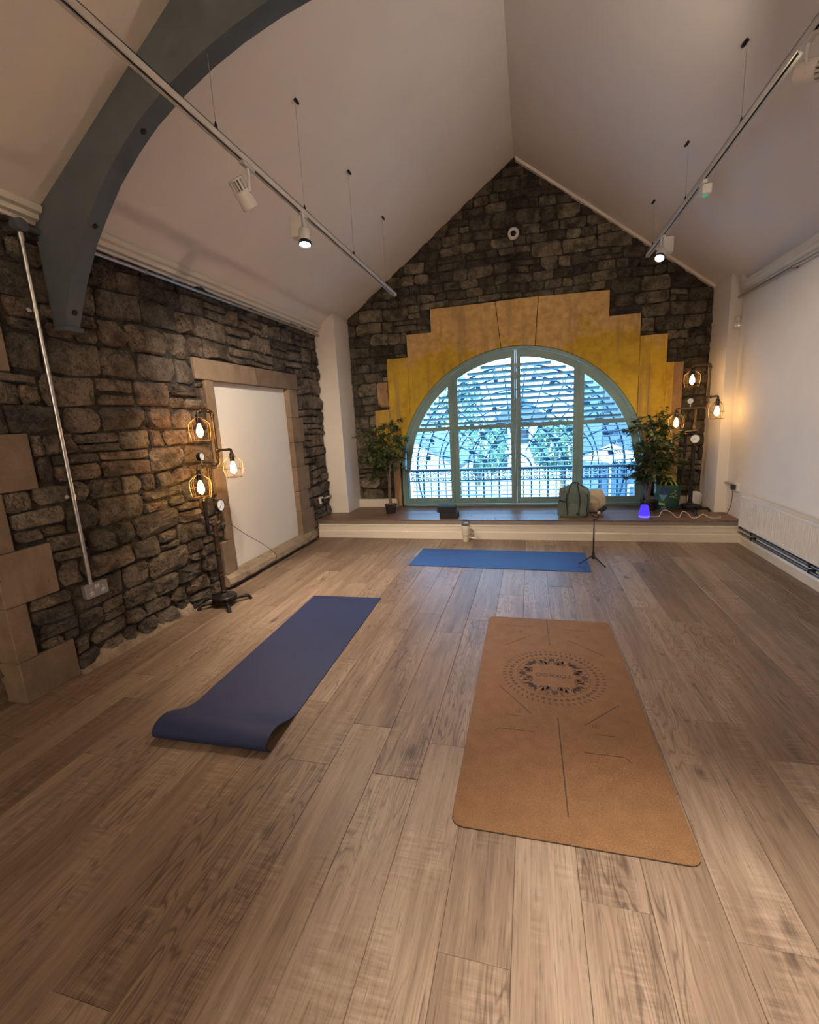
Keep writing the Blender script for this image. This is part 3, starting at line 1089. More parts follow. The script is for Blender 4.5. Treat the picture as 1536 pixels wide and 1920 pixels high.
# ------------------------------------------------------------------ arched shutter window
def build_window():
    w = struct(empty('window_1', (0, YB, 0)), 'arched window with teal louvred shutters')
    tp = M['teal_paint']
    # outer frame ring
    def outline(r, jl, jr, n=48):
        a0 = math.acos(max(-1, min(1, (jr - AX) / r)))
        a1 = math.acos(max(-1, min(1, (jl - AX) / r)))
        pts = [(jr, ZP)]
        pts += [(AX + r * cos(a0 + (a1 - a0) * i / n), AZ + r * sin(a0 + (a1 - a0) * i / n)) for i in range(n + 1)]
        pts += [(jl, ZP)]
        return pts
    MB().strip(outline(AR - .033, JL + .033, JR - .033), outline(AR + .006, JL - .004, JR + .004), -.012, .10, 'y').build('arch_frame', tp, w)
    MB().box(JL, JR, -.012, .10, ZP, ZP + .028, .002).build('bottom_rail', tp, w)
    edges = [JL + .036, -1.035, -.187, .612, JR - .036]
    RO, RI = AR - .038, 1.492
    zb0, zb1, zm0, zm1 = ZP + .032, .362, 1.322, 1.376

    def arcz(x, r):
        d = x - AX
        return AZ + sqrt(max(r * r - d * d, 0)) if abs(d) < r else AZ

    slat_cache = {}
    for i in range(4):
        x0, x1 = edges[i] + (.012 if i else 0), edges[i + 1] - (.012 if i < 3 else 0)
        st = .052
        mb = MB()
        ya, yb = .0, .036
        xi0, xi1 = x0 + st, x1 - st
        n = 18
        # arched head (also the curved outer stile of the two side leaves)
        ri, ro = [], []
        for k in range(n + 1):
            x = x0 + (x1 - x0) * k / n
            if abs(x - AX) >= RO:
                continue
            zi = arcz(x, RI) - .001
            zo = arcz(x, RO)
            if zi < AZ + 1e-4:
                zi = AZ - .001
            ri.append((x, zi))
            ro.append((x, zo))
        mb.strip(ri, ro, ya, yb, 'y')
        # stiles
        for sx0, sx1, side in ((x0, xi0, 0), (xi1, x1, 1)):
            outer = (i == 0 and side == 0) or (i == 3 and side == 1)
            if outer:
                sx0, sx1 = (sx0, JL + .092) if side == 0 else (JR - .092, sx1)
                mb.box(sx0, sx1, ya + .0012, yb - .0012, zb0, AZ + .02, .002)
            else:
                zt = min(arcz(sx0, RO), arcz(sx1, RO))
                mb.prism([(sx0, zb0), (sx1, zb0), (sx1, arcz(sx1, RI) + .012), (sx0, arcz(sx0, RI) + .012)], ya + .0012, yb - .0012, 'y')
        # rails
        mb.box(x0 + .001, x1 - .001, ya + .0024, yb - .0024, zb0, zb1, .002)
        dx = sqrt(RO * RO - (zm1 - AZ) ** 2)
        mb.box(max(x0, AX - dx + .01), min(x1, AX + dx - .01), ya + .0024, yb - .0024, zm0, zm1, .002)
        leaf = mb.build('shutter_panel', tp, w)
        # hinge strip between leaves
        if i < 3:
            MB().box(edges[i + 1] - .0105, edges[i + 1] + .0105, .004, .034, ZP + .03, arcz(edges[i + 1], RO) - .002, .002).build('meeting_strip', tp, w)
        for zc, tilt in [(1.412 + .0722 * k, -36) for k in range(12)] + [(.398 + .0635 * k, 3) for k in range(15)]:
            d = RI * RI - (max(zc + .03, AZ) - AZ) ** 2
            if d <= .01:
                continue
            h = sqrt(d)
            a, b = max(xi0 if i else JL + .08, AX - h), min(xi1 if i < 3 else JR - .08, AX + h)
            if b - a < .08:
                continue
            key = (round(b - a, 2), tilt)
            if key not in slat_cache:
                T = Matrix.Rotation(radians(tilt), 4, 'X')
                L = key[0]
                prof = [(-.033, 0), (-.025, .0042), (0, .0055), (.025, .0042), (.033, 0), (.025, -.0042), (0, -.0055), (-.025, -.0042)]
                me = MB().prism(prof, -L / 2, L / 2, 'x', T).mesh('slat', 40)
                me.materials.append(M['slat_teal_daylit'])
                slat_cache[key] = me
            link('slat', slat_cache[key], None, leaf, ((a + b) / 2, .020, zc))


build_window()


# ------------------------------------------------------------------ iron grille outside
def spiral(cx, cz, r0, turns, a0, sgn, n=16):
    return [(cx + r0 * (1 - .78 * i / n) * cos(a0 + sgn * 2 * pi * turns * i / n), 0, cz + r0 * (1 - .78 * i / n) * sin(a0 + sgn * 2 * pi * turns * i / n)) for i in range(n + 1)]


def build_grille():
    g = empty('iron_grille', (0, 6.86, 0))
    tag(g, 'arched wrought iron grille with scrolls outside the shutters', 'grille')
    gi = M['grille_iron']
    cx, cz = -.215, .70
    R1, R2 = 1.49, 1.345
    arc = lambda r, a0, a1, n=40: [(cx + r * cos(radians(a0 + (a1 - a0) * i / n)), 0, cz + r * sin(radians(a0 + (a1 - a0) * i / n))) for i in range(n + 1)]
    MB().tube(arc(R1, -22, 202), .016, 6).build('outer_arch', gi, g)
    MB().tube(arc(R2, 0, 180), .013, 6).build('inner_arch', gi, g)
    MB().box(-1.95, 1.55, -.02, .02, .695, .728, .003).build('top_rail', gi, g)
    MB().box(-1.95, 1.55, -.014, .014, .54, .56, .003).build('lower_rail', gi, g)
    MB().box(-1.95, 1.55, -.014, .014, -.05, -.02, .003).build('lower_rail', gi, g)
    me = MB().box(-.008, .008, -.008, .008, -.05, .70).mesh('bar')
    me.materials.append(gi)
    me2 = MB().box(-.013, .013, -.013, .013, -.05, .70).mesh('bar')
    me2.materials.append(gi)
    ms = MB()
    ms.tube([(x, y, z) for x, y, z in spiral(0, .04, .036, 1.4, pi / 2, -1)], .0085, 5, True)
    ms.tube([(x, y, z) for x, y, z in spiral(0, -.04, .036, 1.4, -pi / 2, 1)], .0085, 5, True)
    ms = ms.mesh('scroll')
    ms.materials.append(gi)
    k = 0
    x = cx - 14 * .1165
    while x < 1.55:
        link('bar', me2 if k % 2 == 0 else me, None, g, (x, 0, 0))
        link('scroll', ms, None, g, (x + .058, 0, .627))
        x += .1165
        k += 1
    # radial bars
    for a in range(12, 180, 12):
        ra = radians(a)
        r0 = .30 if a % 24 == 12 else .52
        MB().tube([(cx + r0 * cos(ra), 0, cz + r0 * sin(ra)), (cx + R2 * cos(ra), 0, cz + R2 * sin(ra))], .0115, 5).build('radial_bar', gi, g)
    # crossing arches that rise from the rail
    for r in (.235, .465, .70, .93, 1.15):
        MB().tube(arc(r, 0, 180, 28), .015 if r < .9 else .011, 5).build('arch_bar', gi, g)
    for s in (-1, 1):
        for bx in (.35, .58, .82, 1.05):
            p = [(cx + s * bx, .012, cz + .02), (cx + s * (bx + .02), .012, cz + .25), (cx + s * (bx - .12), .012, cz + .5), (cx + s * (bx - .38), .012, cz + .72)]
            MB().tube(smooth_path(p, 6), .012, 5).build('arch_bar', gi, g)
    # leaves at the crossings
    lf = MB()
    lf.add([(0, 0, -.055), (.04, .008, 0), (0, .018, .012), (-.04, .008, 0), (0, 0, .075)], [(0, 1, 2), (0, 2, 3), (1, 4, 2), (2, 4, 3), (0, 3, 4, 1)])
    lm = lf.mesh('iron_leaf')
    lm.materials.append(gi)
    for r, st in ((.465, 36), (.70, 24), (.93, 24)):
        a = st / 2
        while a < 180:
            ra = radians(a)
            o = link('iron_leaf', lm, None, g, (cx + r * cos(ra), -.012, cz + r * sin(ra)))
            o.rotation_euler = (0, pi / 2 - ra + .5, 0)
            a += st
    # scroll band between the two arches
    for i in range(31):
        a = radians(3 + i * 5.8)
        o = link('scroll', ms, None, g, (cx + (R1 + R2) / 2 * cos(a), 0, cz + (R1 + R2) / 2 * sin(a)))
        o.rotation_euler = (0, pi / 2 - a, 0)
        o.scale = (.85, .85, .85)
        if i % 2:
            o = link('iron_leaf', lm, None, g, (cx + (R2 - .03) * cos(a), -.01, cz + (R2 - .03) * sin(a)))
            o.rotation_euler = (0, pi / 2 - a + .8, 0)


build_grille()


# ------------------------------------------------------------------ outdoors
def build_outdoors():
    struct(MB().box(-40, 40, 6.76, 70, -2.4, -2.2).build('ground', M['paving']), 'pale paved yard outside')
    struct(MB().box(-3, 3, 6.74, 7.25, -2.2, -.06).build('terrace_slab', M['paving']), 'stone ledge under the grille')
    # left white house with a slate gable roof
    h = empty('gable_house', (-6.1, 16, -2.2))
    tag(h, 'low white gabled house seen through the far left shutter', 'house')
    MB().prism([(-3.4, 0), (3.4, 0), (3.4, 2.1), (0, 4.3), (-3.4, 2.1)], 0, 6, 'y').build('wall', M['pale_render'], h)
    rf = MB()
    for s in (-1, 1):
        rf.prism([(s * 3.7, 1.95), (0, 4.35), (0, 4.55), (s * 3.75, 2.12)], -.25, 6.2, 'y')
    rf.build('roof', M['slate_roof'], h)
    # white house at the back
    h = empty('rendered_house', (-.7, 28, -2.2))
    tag(h, 'white rendered house with dark window between the trees', 'house')
    MB().box(-1.6, 1.9, 0, 6, 0, 3.3).build('wall', M['pale_render'], h)
    MB().prism([(-1.85, 3.2), (2.15, 3.2), (.15, 4.9)], -.2, 6.2, 'y').build('roof', M['slate_roof'], h)
    for x, z in ((.38, 2.0), (-.85, 2.0), (-.85, .5)):
        f = MB().box(x - .3, x + .3, -.05, .05, z, z + 1.05, .01).build('window', M['pale_render'], h)
        MB().box(x - .25, x + .25, -.07, -.055, z + .05, z + 1.0).build('pane', M['window_dark'], f)
    # tall clad block on the right
    h = empty('clad_building', (1.9, 12, -2.2))
    tag(h, 'tall blue grey panelled building filling the far right shutter', 'building')
    MB().box(-.2, 7, .1, 8, 0, 9.5).build('wall', M['blue_cladding_shaded'], h)
    pm = MB().box(-.36, .36, 0, .1, 0, 2.9, .02).mesh('panel')
    pm.materials.append(M['blue_cladding_shaded'])
    for i in range(5):
        for j in range(3):
            link('panel', pm, None, h, (.2 + .75 * i, 0, .2 + 3.0 * j))
    for x in (.55, 1.3):
        f = MB().box(x - .14, x + .14, -.06, 0, 1.0, 1.9, .01).build('window', M['pale_render'], h)
        MB().box(x - .1, x + .1, -.075, -.06, 1.05, 1.85).build('pane', M['window_dark'], f)
    # parasol
    u = empty('parasol', (1.75, 11.0, -2.2))
    tag(u, 'cream garden parasol in front of the blue grey building', 'parasol')
    MB().tube([(0, 0, 0), (0, 0, 2.9)], .025, 8).build('pole', M['galvanised'], u)
    MB().lathe([(.62, 2.6), (.6, 2.66), (.3, 2.82), (.03, 2.95), (.02, 2.93), (.29, 2.8), (.59, 2.62)], 8, None, False).build('canopy', M['parasol_cloth'], u)
    MB().lathe([(.2, 0), (.2, .06), (.05, .1)], 16).build('base', M['garden_wall'], u)
    # trees
    rnd = random.Random(9)
    for x, y, zc, r, lab in ((-2.8, 25.2, -.1, 1.8, 'round green garden tree left of the white house'), (1.42, 22.0, .05, 1.45, 'round green garden tree right of the white house'),
                             (-5.1, 30, 2.5, 2.3, 'taller green tree rising behind the gabled house')):
        t = empty('garden_tree', (x, y, -2.2))
        tag(t, lab, 'tree', 'trees in the yard outside')
        MB().tube([(0, 0, 0), (.05, 0, (zc + 2.2) * .5), (0, 0, zc + 2.2)], [.12, .1, .05], 8).build('trunk', M['bark'], t)
        mb = MB()
        for i in range(900):
            d = Vector((rnd.gauss(0, 1), rnd.gauss(0, 1), rnd.gauss(0, 1))).normalized() * r * rnd.uniform(.45, 1.0) ** .6
            d.z *= .85
            s = rnd.uniform(.1, .22)
            T = at(d + Vector((0, 0, zc + 2.2)), Euler((rnd.uniform(0, 6), rnd.uniform(0, 6), rnd.uniform(0, 6))).to_matrix().to_4x4())
            mb.add([(-s, 0, 0), (0, -s * .6, .02), (s, 0, 0), (0, s * .6, .02)], [(0, 1, 2, 3)], T)
        o = mb.build('foliage', M['tree_leaf'], t)
        o['kind'] = 'stuff'
    gw = MB().box(-5, 1.5, 13.6, 13.8, -2.2, -1.35, .01).build('garden_wall', M['garden_wall'])
    struct(gw, 'low yard wall outside')


build_outdoors()


# ------------------------------------------------------------------ tracks and spotlights
def spot_light(name, pos, aim, watts, cone, col, parent=None):
    d = bpy.data.lights.new(name, 'SPOT')
    d.energy = watts
    d.spot_size = radians(cone)
    d.spot_blend = .85
    d.shadow_soft_size = .035
    d.color = col
    o = bpy.data.objects.new(name, d)
    o.location = pos
    o.rotation_euler = (Vector(aim) - Vector(pos)).to_track_quat('-Z', 'Y').to_euler()
    COL.objects.link(o)
    return o


def build_track(name, x, z, yend, cables, label):
    """z = underside of the rail"""
    t = empty(name, (x, yend, z))
    tag(t, label, 'track light rail', 'suspended lighting tracks')
    L = yend - YF - .05
    mb = MB()
    w, h, th = .018, .036, .005
    mb.box(-w, -w + th, -L, 0, 0, h)
    mb.box(w - th, w, -L, 0, 0, h)
    mb.box(-w, w, -L, 0, h - th, h)
    mb.box(-w + th, -w + .011, -L, 0, .004, .008)
    mb.box(w - .011, w - th, -L, 0, .004, .008)
    mb.build('rail_body', M['track_white'], t)
    MB().box(-w + .0055, w - .0055, -L, 0, .018, .022).build('conductor_slot', M['black_slot'], t)
    MB().box(-w - .001, w + .001, 0, .006, -.001, h + .001, .001).build('end_cap', M['track_white'], t)
    for y in cables:
        zt = roof_z(x) - z
        c = MB().tube([(0, y - yend, h), (0, y - yend, zt - .03)], .0016, 5).build('suspension_cable', M['galvanised'], t)
        MB().lathe([(.004, 0), (.008, .006), (.007, .03), (.003, .045)], 10, at((0, y - yend, h - .002), Matrix.Identity(4))).build('clamp', M['iron_black'], c, 40)
        nrm = Vector((ML if x < RX else -MR, 0, -1)).normalized()
        A = at((0, y - yend, zt), frame(nrm))
        MB().lathe([(.011, 0), (.011, .03), (.006, .042)], 12, A).build('ceiling_anchor', M['iron_black'], c, 40)
    return t


build_track('track_rail', -1.52, 2.915, 5.45, (-1.47, -.53, .41, 1.35, 2.29, 3.232, 4.165, 5.12), 'white suspended lighting track along the left roof slope')
build_track('track_rail', 1.205, 3.04, 5.70, (-1.5, -.5, .5, 1.45, 2.46, 3.473, 4.485, 5.503), 'white suspended lighting track along the right roof slope')


def spot_fins(name, loc, axis, label, lit='lens_warm'):
    """cylindrical head with cooling slots, hung on a side arm; axis = beam direction"""
    s = empty(name, loc)
    tag(s, label, 'spotlight', 'track spotlights')
    ax = Vector(axis).normalized()
    A = frame(ax)
    MB().box(-.016, .016, -.055, .055, -.014, .004, .003).build('track_adapter', M['track_white'], s)
    side = Vector((.058 if loc[0] < 0 else -.058, 0, 0))
    c = Vector((-side.x, .012, -.115))
    MB().tube(fillet([(0, 0, -.012), (side.x * .1, .0, -.045), (c.x + side.x * .85, c.y, c.z + .03), (c.x + side.x * .85, c.y, c.z - .01)], .012), .0075, 8).build('arm', M['track_white'], s, 50)
    MB().lathe([(.0, -.005), (.043, -.005), (.047, 0), (.047, .085), (.043, .088), (.040, .082), (.0, .082)], 28, at(c, A), False).build('head', M['track_white'], s, 40)
    fins = MB()
    for k in range(14):
        R = A @ Matrix.Rotation(2 * pi * k / 14, 4, 'Z')
        fins.box(.030, .046, -.0045, .0045, -.062, -.004, 0, at(c, R))
    fins.lathe([(.0, -.064), (.046, -.064), (.046, -.058), (.0, -.058)], 28, at(c, A), False)
    fins.build('cooling_fins', M['track_white'], s)
    MB().lathe([(.0, -.057), (.029, -.057), (.029, -.004), (.0, -.004)], 20, at(c, A), False).build('heat_core', M['black_slot'], s)
    MB().lathe([(0, .0825), (.039, .0825), (.039, .084), (0, .084)], 24, at(c, A), False).build('lens', M[lit], s)
    return s


def spot_box(name, loc, axis, label, gear_side=-1, lit='lens_cool'):
    """small cylinder beside an oblong gear box"""
    s = empty(name, loc)
    tag(s, label, 'spotlight', 'track spotlights')
    ax = Vector(axis).normalized()
    A = frame(ax)
    MB().box(-.016, .016, -.04, .04, -.016, .004, .003).build('track_adapter', M['track_white'], s)
    MB().box(gear_side * .042 - .045, gear_side * .042 + .045, -.04, .04, -.145, -.014, .004).build('gear_box', M['track_white'], s)
    c = Vector((-gear_side * .022, -.045, -.165))
    MB().tube([(gear_side * -.018, -.03, -.014), (gear_side * -.020, -.045, -.15)], .008, 8).build('stem', M['track_white'], s, 50)
    MB().lathe([(.0, -.055), (.034, -.055), (.040, -.046), (.041, .03), (.0, .03)], 24, at(c, A), False).build('head', M['track_white'], s, 40)
    MB().lathe([(.039, .026), (.043, .028), (.043, .048), (.039, .050), (.036, .040)], 24, at(c, A), False).build('bezel', M['plastic_black'], s, 40)
    MB().lathe([(0, .040), (.037, .040), (.037, .042), (0, .042)], 24, at(c, A), False).build('lens', M[lit], s)
    return s


spot_fins('spotlight', (-1.52, 2.54, 2.915), (.18, .60, -.78), 'white slotted spotlight on the left track, nearer the blue grey beam')
spot_box('spotlight', (-1.52, 3.19, 2.915), (.05, -.22, -.97), 'white spotlight with pale gear box and lit lens on the left track', -1)
spot_box('spotlight', (1.205, 5.12, 3.04), (-.30, -.55, -.80), 'small lit spotlight with white gear box at the far end of the right track', 1)
spot_fins('spotlight', (1.205, 2.78, 3.04), (-.60, .70, .30), 'white slotted spotlight cut by the top right corner of the picture', 'lens_warm')
spot_fins('spotlight', (-1.52, 1.0, 2.915), (.68, .66, -.2), 'added unseen slotted spotlight on the left track, warming the white side wall')  # head for the added side wall spot
spot_fins('spotlight', (1.205, .30, 3.04), (-.25, .25, -.93), 'white slotted spotlight behind the camera on the right track')
spot_fins('spotlight', (-1.52, -.62, 2.915), (.1, -.99, -.05), 'added unseen slotted spotlight on the left track, brightening the ceiling by bounce')  # head for the added left bounce spot
spot_fins('spotlight', (1.205, -1.20, 3.04), (-.1, -.99, -.05), 'added unseen slotted spotlight furthest behind the camera, brightening the ceiling by bounce')  # head for the added right bounce spot
for i, (p, a, w_, c_, k_) in enumerate(SPOTS):
    spot_light('spot_beam', p, a, w_, c_, k_)


def build_emergency():
    e = empty('emergency_light', (1.205, 4.08, 3.04))
    tag(e, 'small white box with green indicator on the right track', 'emergency light')
    MB().box(-.014, .014, -.05, .05, -.02, .004, .003).build('track_adapter', M['plastic_white'], e)
    MB().box(-.012, .05, -.035, .035, -.085, -.022, .004).build('housing', M['plastic_white'], e)
    MB().lathe([(0, -.098), (.010, -.097), (.016, -.092), (.018, -.084), (0, -.084)], 16, at((.019, 0, 0), Matrix.Identity(4)), False).build('indicator', M['led_green'], e, 40)


build_emergency()


# ------------------------------------------------------------------ pipe lamps
def gauge(parent, c, r, face, needle=.7):
    """round pressure gauge; face = direction it looks"""
    A = at(c, frame(face))
    g = MB().lathe([(.0, -.035), (r * .8, -.035), (r, -.028), (r, .0), (r * .98, .004), (r * .9, .004), (r * .88, .0), (0, .0)], 28, A, False).build('pressure_gauge', M['iron_black'], parent, 40)
    MB().lathe([(0, .0005), (r * .88, .0005), (r * .88, .0015), (0, .0015)], 28, A, False).build('dial', M['gauge_face'], g)
    nd = MB()
    R = A @ Matrix.Rotation(needle, 4, 'Z')
    nd.add([(-r * .62, -r * .04, .003), (-r * .62, r * .04, .003), (r * .7, 0, .003), (-r * .62, -r * .04, .0045), (-r * .62, r * .04, .0045), (r * .7, 0, .0045)],
           [(0, 1, 2), (3, 5, 4), (0, 3, 4, 1), (1, 4, 5, 2), (2, 5, 3, 0)], R)
    for k in range(11):
        a = radians(-40 + 26 * k)
        R2 = A @ Matrix.Rotation(a, 4, 'Z')
        nd.box(r * .7, r * .82, -r * .02, r * .02, .0016, .0026, 0, R2)
    nd.build('needle', M['plastic_black'], g)
    return g


def cage_lamp(parent, top, bulb_mat, glass='amber_glass'):
    """socket, bulb and wire cage hanging from top"""
    x, y, z = top
    T = Matrix.Translation(Vector(top))
    so = MB().lathe([(.0, .006), (.014, .006), (.019, -.006), (.02, -.06), (.017, -.066), (0, -.066)], 18, T, False).build('lamp_socket', M['iron_black'], parent, 40)
    MB().lathe([(.0, -.066), (.010, -.07), (.014, -.085), (.024, -.115), (.027, -.135), (.024, -.155), (.012, -.172), (.0, -.175)], 18, T, False).build('bulb', M[bulb_mat], so, 80)
    MB().lathe([(.012, -.064), (.015, -.08), (.029, -.115), (.033, -.136), (.029, -.160), (.014, -.182), (.0, -.186)], 18, T, False).build('bulb_glass', M[glass], so, 80)
    cg = MB()
    prof = [(.021, -.02), (.060, -.052), (.080, -.075), (.080, -.14), (.068, -.205)]
    for k in range(8):
        a = 2 * pi * k / 8
        cg.tube([(r * cos(a), r * sin(a), zz) for r, zz in prof], .0023, 4, True, T)
    for r, zz, rr in ((.021, -.02, .003), (.0805, -.13, .0023), (.068, -.205, .0026)):
        cg.tube([(r * cos(2 * pi * k / 24), r * sin(2 * pi * k / 24), zz) for k in range(24)], rr, 4, False, T, True)
    cg.build('bulb_cage', M['cage_wire'], so)
    return so


def coupling(mb, p, axis, r=.0175, l=.03):
    A = at(p, frame(axis))
    mb.lathe([(r * .8, -l / 2), (r, -l / 2 + .004), (r, l / 2 - .004), (r * .8, l / 2)], 14, A)


def pipe_lamp(name, loc, rz, label, bulbs, loop_low, bend, arm_turn, feet_turn, gz=.87):
    L = empty(name, loc, rz)
    tag(L, label, 'floor lamp', 'pipe floor lamps')
    ib, br = M['iron_black'], M['bronze']
    zb = .058
    # base: stacked flange discs on four pipe feet
    MB().lathe([(0, .03), (.085, .03), (.092, .036), (.092, .05), (.085, .055), (.098, .058), (.104, .066), (.104, .082), (.098, .088), (.05, .094), (.03, .11), (0, .11)], 36, None, False).build('base_disc', ib, L, 35)
    for k in range(4):
        a = feet_turn + k * pi / 2
        p = [(.05 * cos(a), .05 * sin(a), .040), (.195 * cos(a), .195 * sin(a), .040), (.215 * cos(a), .215 * sin(a), .0)]
        f = MB().tube(fillet(p, .016), [.014] * (len(fillet(p, .016)) - 1) + [.016], 10)
        coupling(f, (.18 * cos(a), .18 * sin(a), .040), (cos(a), sin(a), 0), .0175, .024)
        f.build('foot', ib, L, 45)
    # main pole
    zt = loop_low + .02
    ptop = gz - .075
    pole = MB()
    if bend:
        path = [(0, 0, .10), (0, 0, loop_low + .07), (.058, -.01, ptop - .075), (.058, -.01, ptop)]
    else:
        path = [(0, 0, .10), (0, 0, ptop)]
    pole.tube(fillet(path, .03), .021, 14)
    for zz in (.125, .27, .31, .46, .50):
        coupling(pole, (0, 0, zz), (0, 0, 1), .0255, .02)
    coupling(pole, (0, 0, loop_low), (0, 0, 1), .027, .06)
    if bend:
        coupling(pole, (.058, -.01, ptop - .01), (0, 0, 1), .026, .03)
        coupling(pole, (.002, 0, loop_low + .075), (.35, 0, 1), .026, .03)
    pole.build('pole', M['iron_brown'] if bend else ib, L, 45)
    gx = .058 if bend else .008
    # side loop pipe
    lx = -.066 if bend else -.088
    topz = gz + .062
    lp = MB()
    lp.tube(fillet([(0, 0, loop_low), (lx, 0, loop_low), (lx, 0, topz)], .025), .0155, 12)
    coupling(lp, (-.035, 0, loop_low), (1, 0, 0), .019, .02)
    lp.build('loop_pipe', ib, L, 45)
    lp = MB()
    cx = .018 if bend else -.006
    lp.tube(fillet([(lx, 0, topz - .012), (lx, 0, topz + .018), (cx + .035, 0, topz + .026)], .024), .0165, 12)
    coupling(lp, (lx, 0, topz - .005), (0, 0, 1), .02, .018)
    coupling(lp, (cx, 0, topz + .026), (1, 0, 0), .0215, .05)
    lp.build('elbow_pipe', br, L, 45)
    # upper column and cross bar
    up = MB()
    zc = 1.205
    up.tube([(cx, 0, topz + .03), (cx, 0, zc)], .0115, 10)
    coupling(up, (cx, 0, topz + .055), (0, 0, 1), .016, .03)
    coupling(up, (cx, 0, zc - .03), (0, 0, 1), .0155, .03)
    up.build('column', br, L, 45)
    rx = cx + .112
    cb = MB()
    lx2 = cx - (.148 if bend else .185)
    ly2 = -.065 if bend else -.01
    cb.tube(fillet([(lx2, ly2, zc - .03), (lx2, ly2, zc + .006), (lx2 + .07, 0, zc), (rx, 0, zc), (rx, 0, zc + .05)], .02), .0115, 10)
    for xx in (cx, cx - .055, rx - .035):
        coupling(cb, (xx, 0, zc), (1, 0, 0), .0165, .034)
    coupling(cb, (lx2, ly2, zc - .018), (0, 0, 1), .0165, .024)
    cb.build('cross_bar', br, L, 45)
    # right riser with the two other arms
    ri = MB()
    ztop = 1.645 if bend else 1.675
    lx3 = rx - (.142 if bend else .165)
    ri.tube(fillet([(rx, 0, zc + .03), (rx, 0, ztop), (lx3, 0, ztop), (lx3, 0, ztop - .035)], .022), .0115, 10)
    for p, a in (((rx, 0, ztop - .03), (0, 0, 1)), ((rx - .035, 0, ztop), (1, 0, 0)), ((rx, 0, 1.32), (0, 0, 1)), ((rx, 0, zc + .055), (0, 0, 1)), ((lx3 + .03, 0, ztop), (1, 0, 0))):
        coupling(ri, p, a, .0165, .03)
    ri.build('riser', br, L, 45)
    ar = MB()
    al = .148
    ax, ay = rx + al * cos(arm_turn), al * sin(arm_turn)
    ar.tube(fillet([(rx, 0, 1.32), (ax, ay, 1.322), (ax, ay, 1.285)], .022), .0115, 10)
    coupling(ar, (rx + .03 * cos(arm_turn), .03 * sin(arm_turn), 1.32), (cos(arm_turn), sin(arm_turn), 0), .0165, .03)
    ar.build('side_arm', br, L, 45)
    cage_lamp(L, (lx3, 0, ztop - .03), bulbs[0])
    cage_lamp(L, (lx2, ly2, zc - .032), bulbs[1])
    cage_lamp(L, (ax, ay, 1.285), bulbs[2])
    # gauges
    face = (.25, -1, .08) if bend else (-.1, -1, .1)
    st = MB().tube([(gx, -.012, ptop - .005), (gx, -.012, gz - .045)], .010, 10).build('gauge_stem', br, L, 50)
    gauge(L, (gx + .004, -.035, gz), .052, face, .75 if bend else .45)
    sx = cx - .055
    MB().tube([(sx, 0, zc + .01), (sx, 0, zc + .05)], .007, 8).build('gauge_stem', M['brass_dull'], L, 50)
    gauge(L, (sx, -.012, zc + .082), .034, face, 1.0)
    return L


LAMP_L = (-2.565, 3.155, 0)
LAMP_R = (1.83, 5.93, ZP)
LEFT_LAMP = pipe_lamp('pipe_lamp', LAMP_L, atan2(.98, .2), 'black pipe floor lamp with three caged bulbs beside the stone wall', ('bulb_orange', 'bulb_yellow', 'bulb_yellow'), .64, True, 0.0, radians(-33))
pipe_lamp('pipe_lamp', LAMP_R, atan2(-.39, .92), 'black pipe floor lamp on the platform beside the green bag', ('bulb_soft', 'bulb_soft', 'bulb_soft'), .42, False, radians(-48), radians(23), .86)


def cable(name, pts, r, mat, label, k=8):
    o = MB().tube(smooth_path(pts, k), r, 6).build(name, M[mat], None, 60)
    tag(o, label, 'cable')
    return o


def lamp_flex(lamp, pts):
    inv = (Matrix.Translation(lamp.location) @ lamp.rotation_euler.to_matrix().to_4x4()).inverted()
    MB().tube(smooth_path(pts, 8), .0032, 6, True, inv).build('flex', M['cable_brown'], lamp, 60)['label'] = 'thin brown flex'


lamp_flex(LEFT_LAMP, [(-2.53, 3.205, .765), (-2.535, 3.5, .55), (-2.55, 3.8, .36), (-2.62, 4.1, .17), (-2.695, 4.22, .06), (-2.685, 4.4, .012), (-2.685, 4.75, .01), (-2.695, 5.0, .08), (-2.70, 5.2, .22), (-2.71, 5.42, .38), (-2.705, 5.50, .47)])


# ------------------------------------------------------------------ yoga mats
def rounded_rect(x0, x1, y0, y1, r, n=6):
    pts = []
    for cx, cy, a in ((x1 - r, y1 - r, 0), (x0 + r, y1 - r, 90), (x0 + r, y0 + r, 180), (x1 - r, y0 + r, 270)):
        for k in range(n + 1):
            t = radians(a + 90 * k / n)
            pts.append((cx + r * cos(t), cy + r * sin(t)))
    return pts


def ribbon(mb, pts, w, z0, z1):
    pts = [Vector((p[0], p[1], 0)) for p in pts]
    a, b = [], []
    for i, p in enumerate(pts):
        t = (pts[min(i + 1, len(pts) - 1)] - pts[max(i - 1, 0)]).normalized()
        n = Vector((-t.y, t.x, 0)) * (w / 2)
        a.append((p + n)[:2])
        b.append((p - n)[:2])
    mb.strip(a, b, z0, z1, 'z')


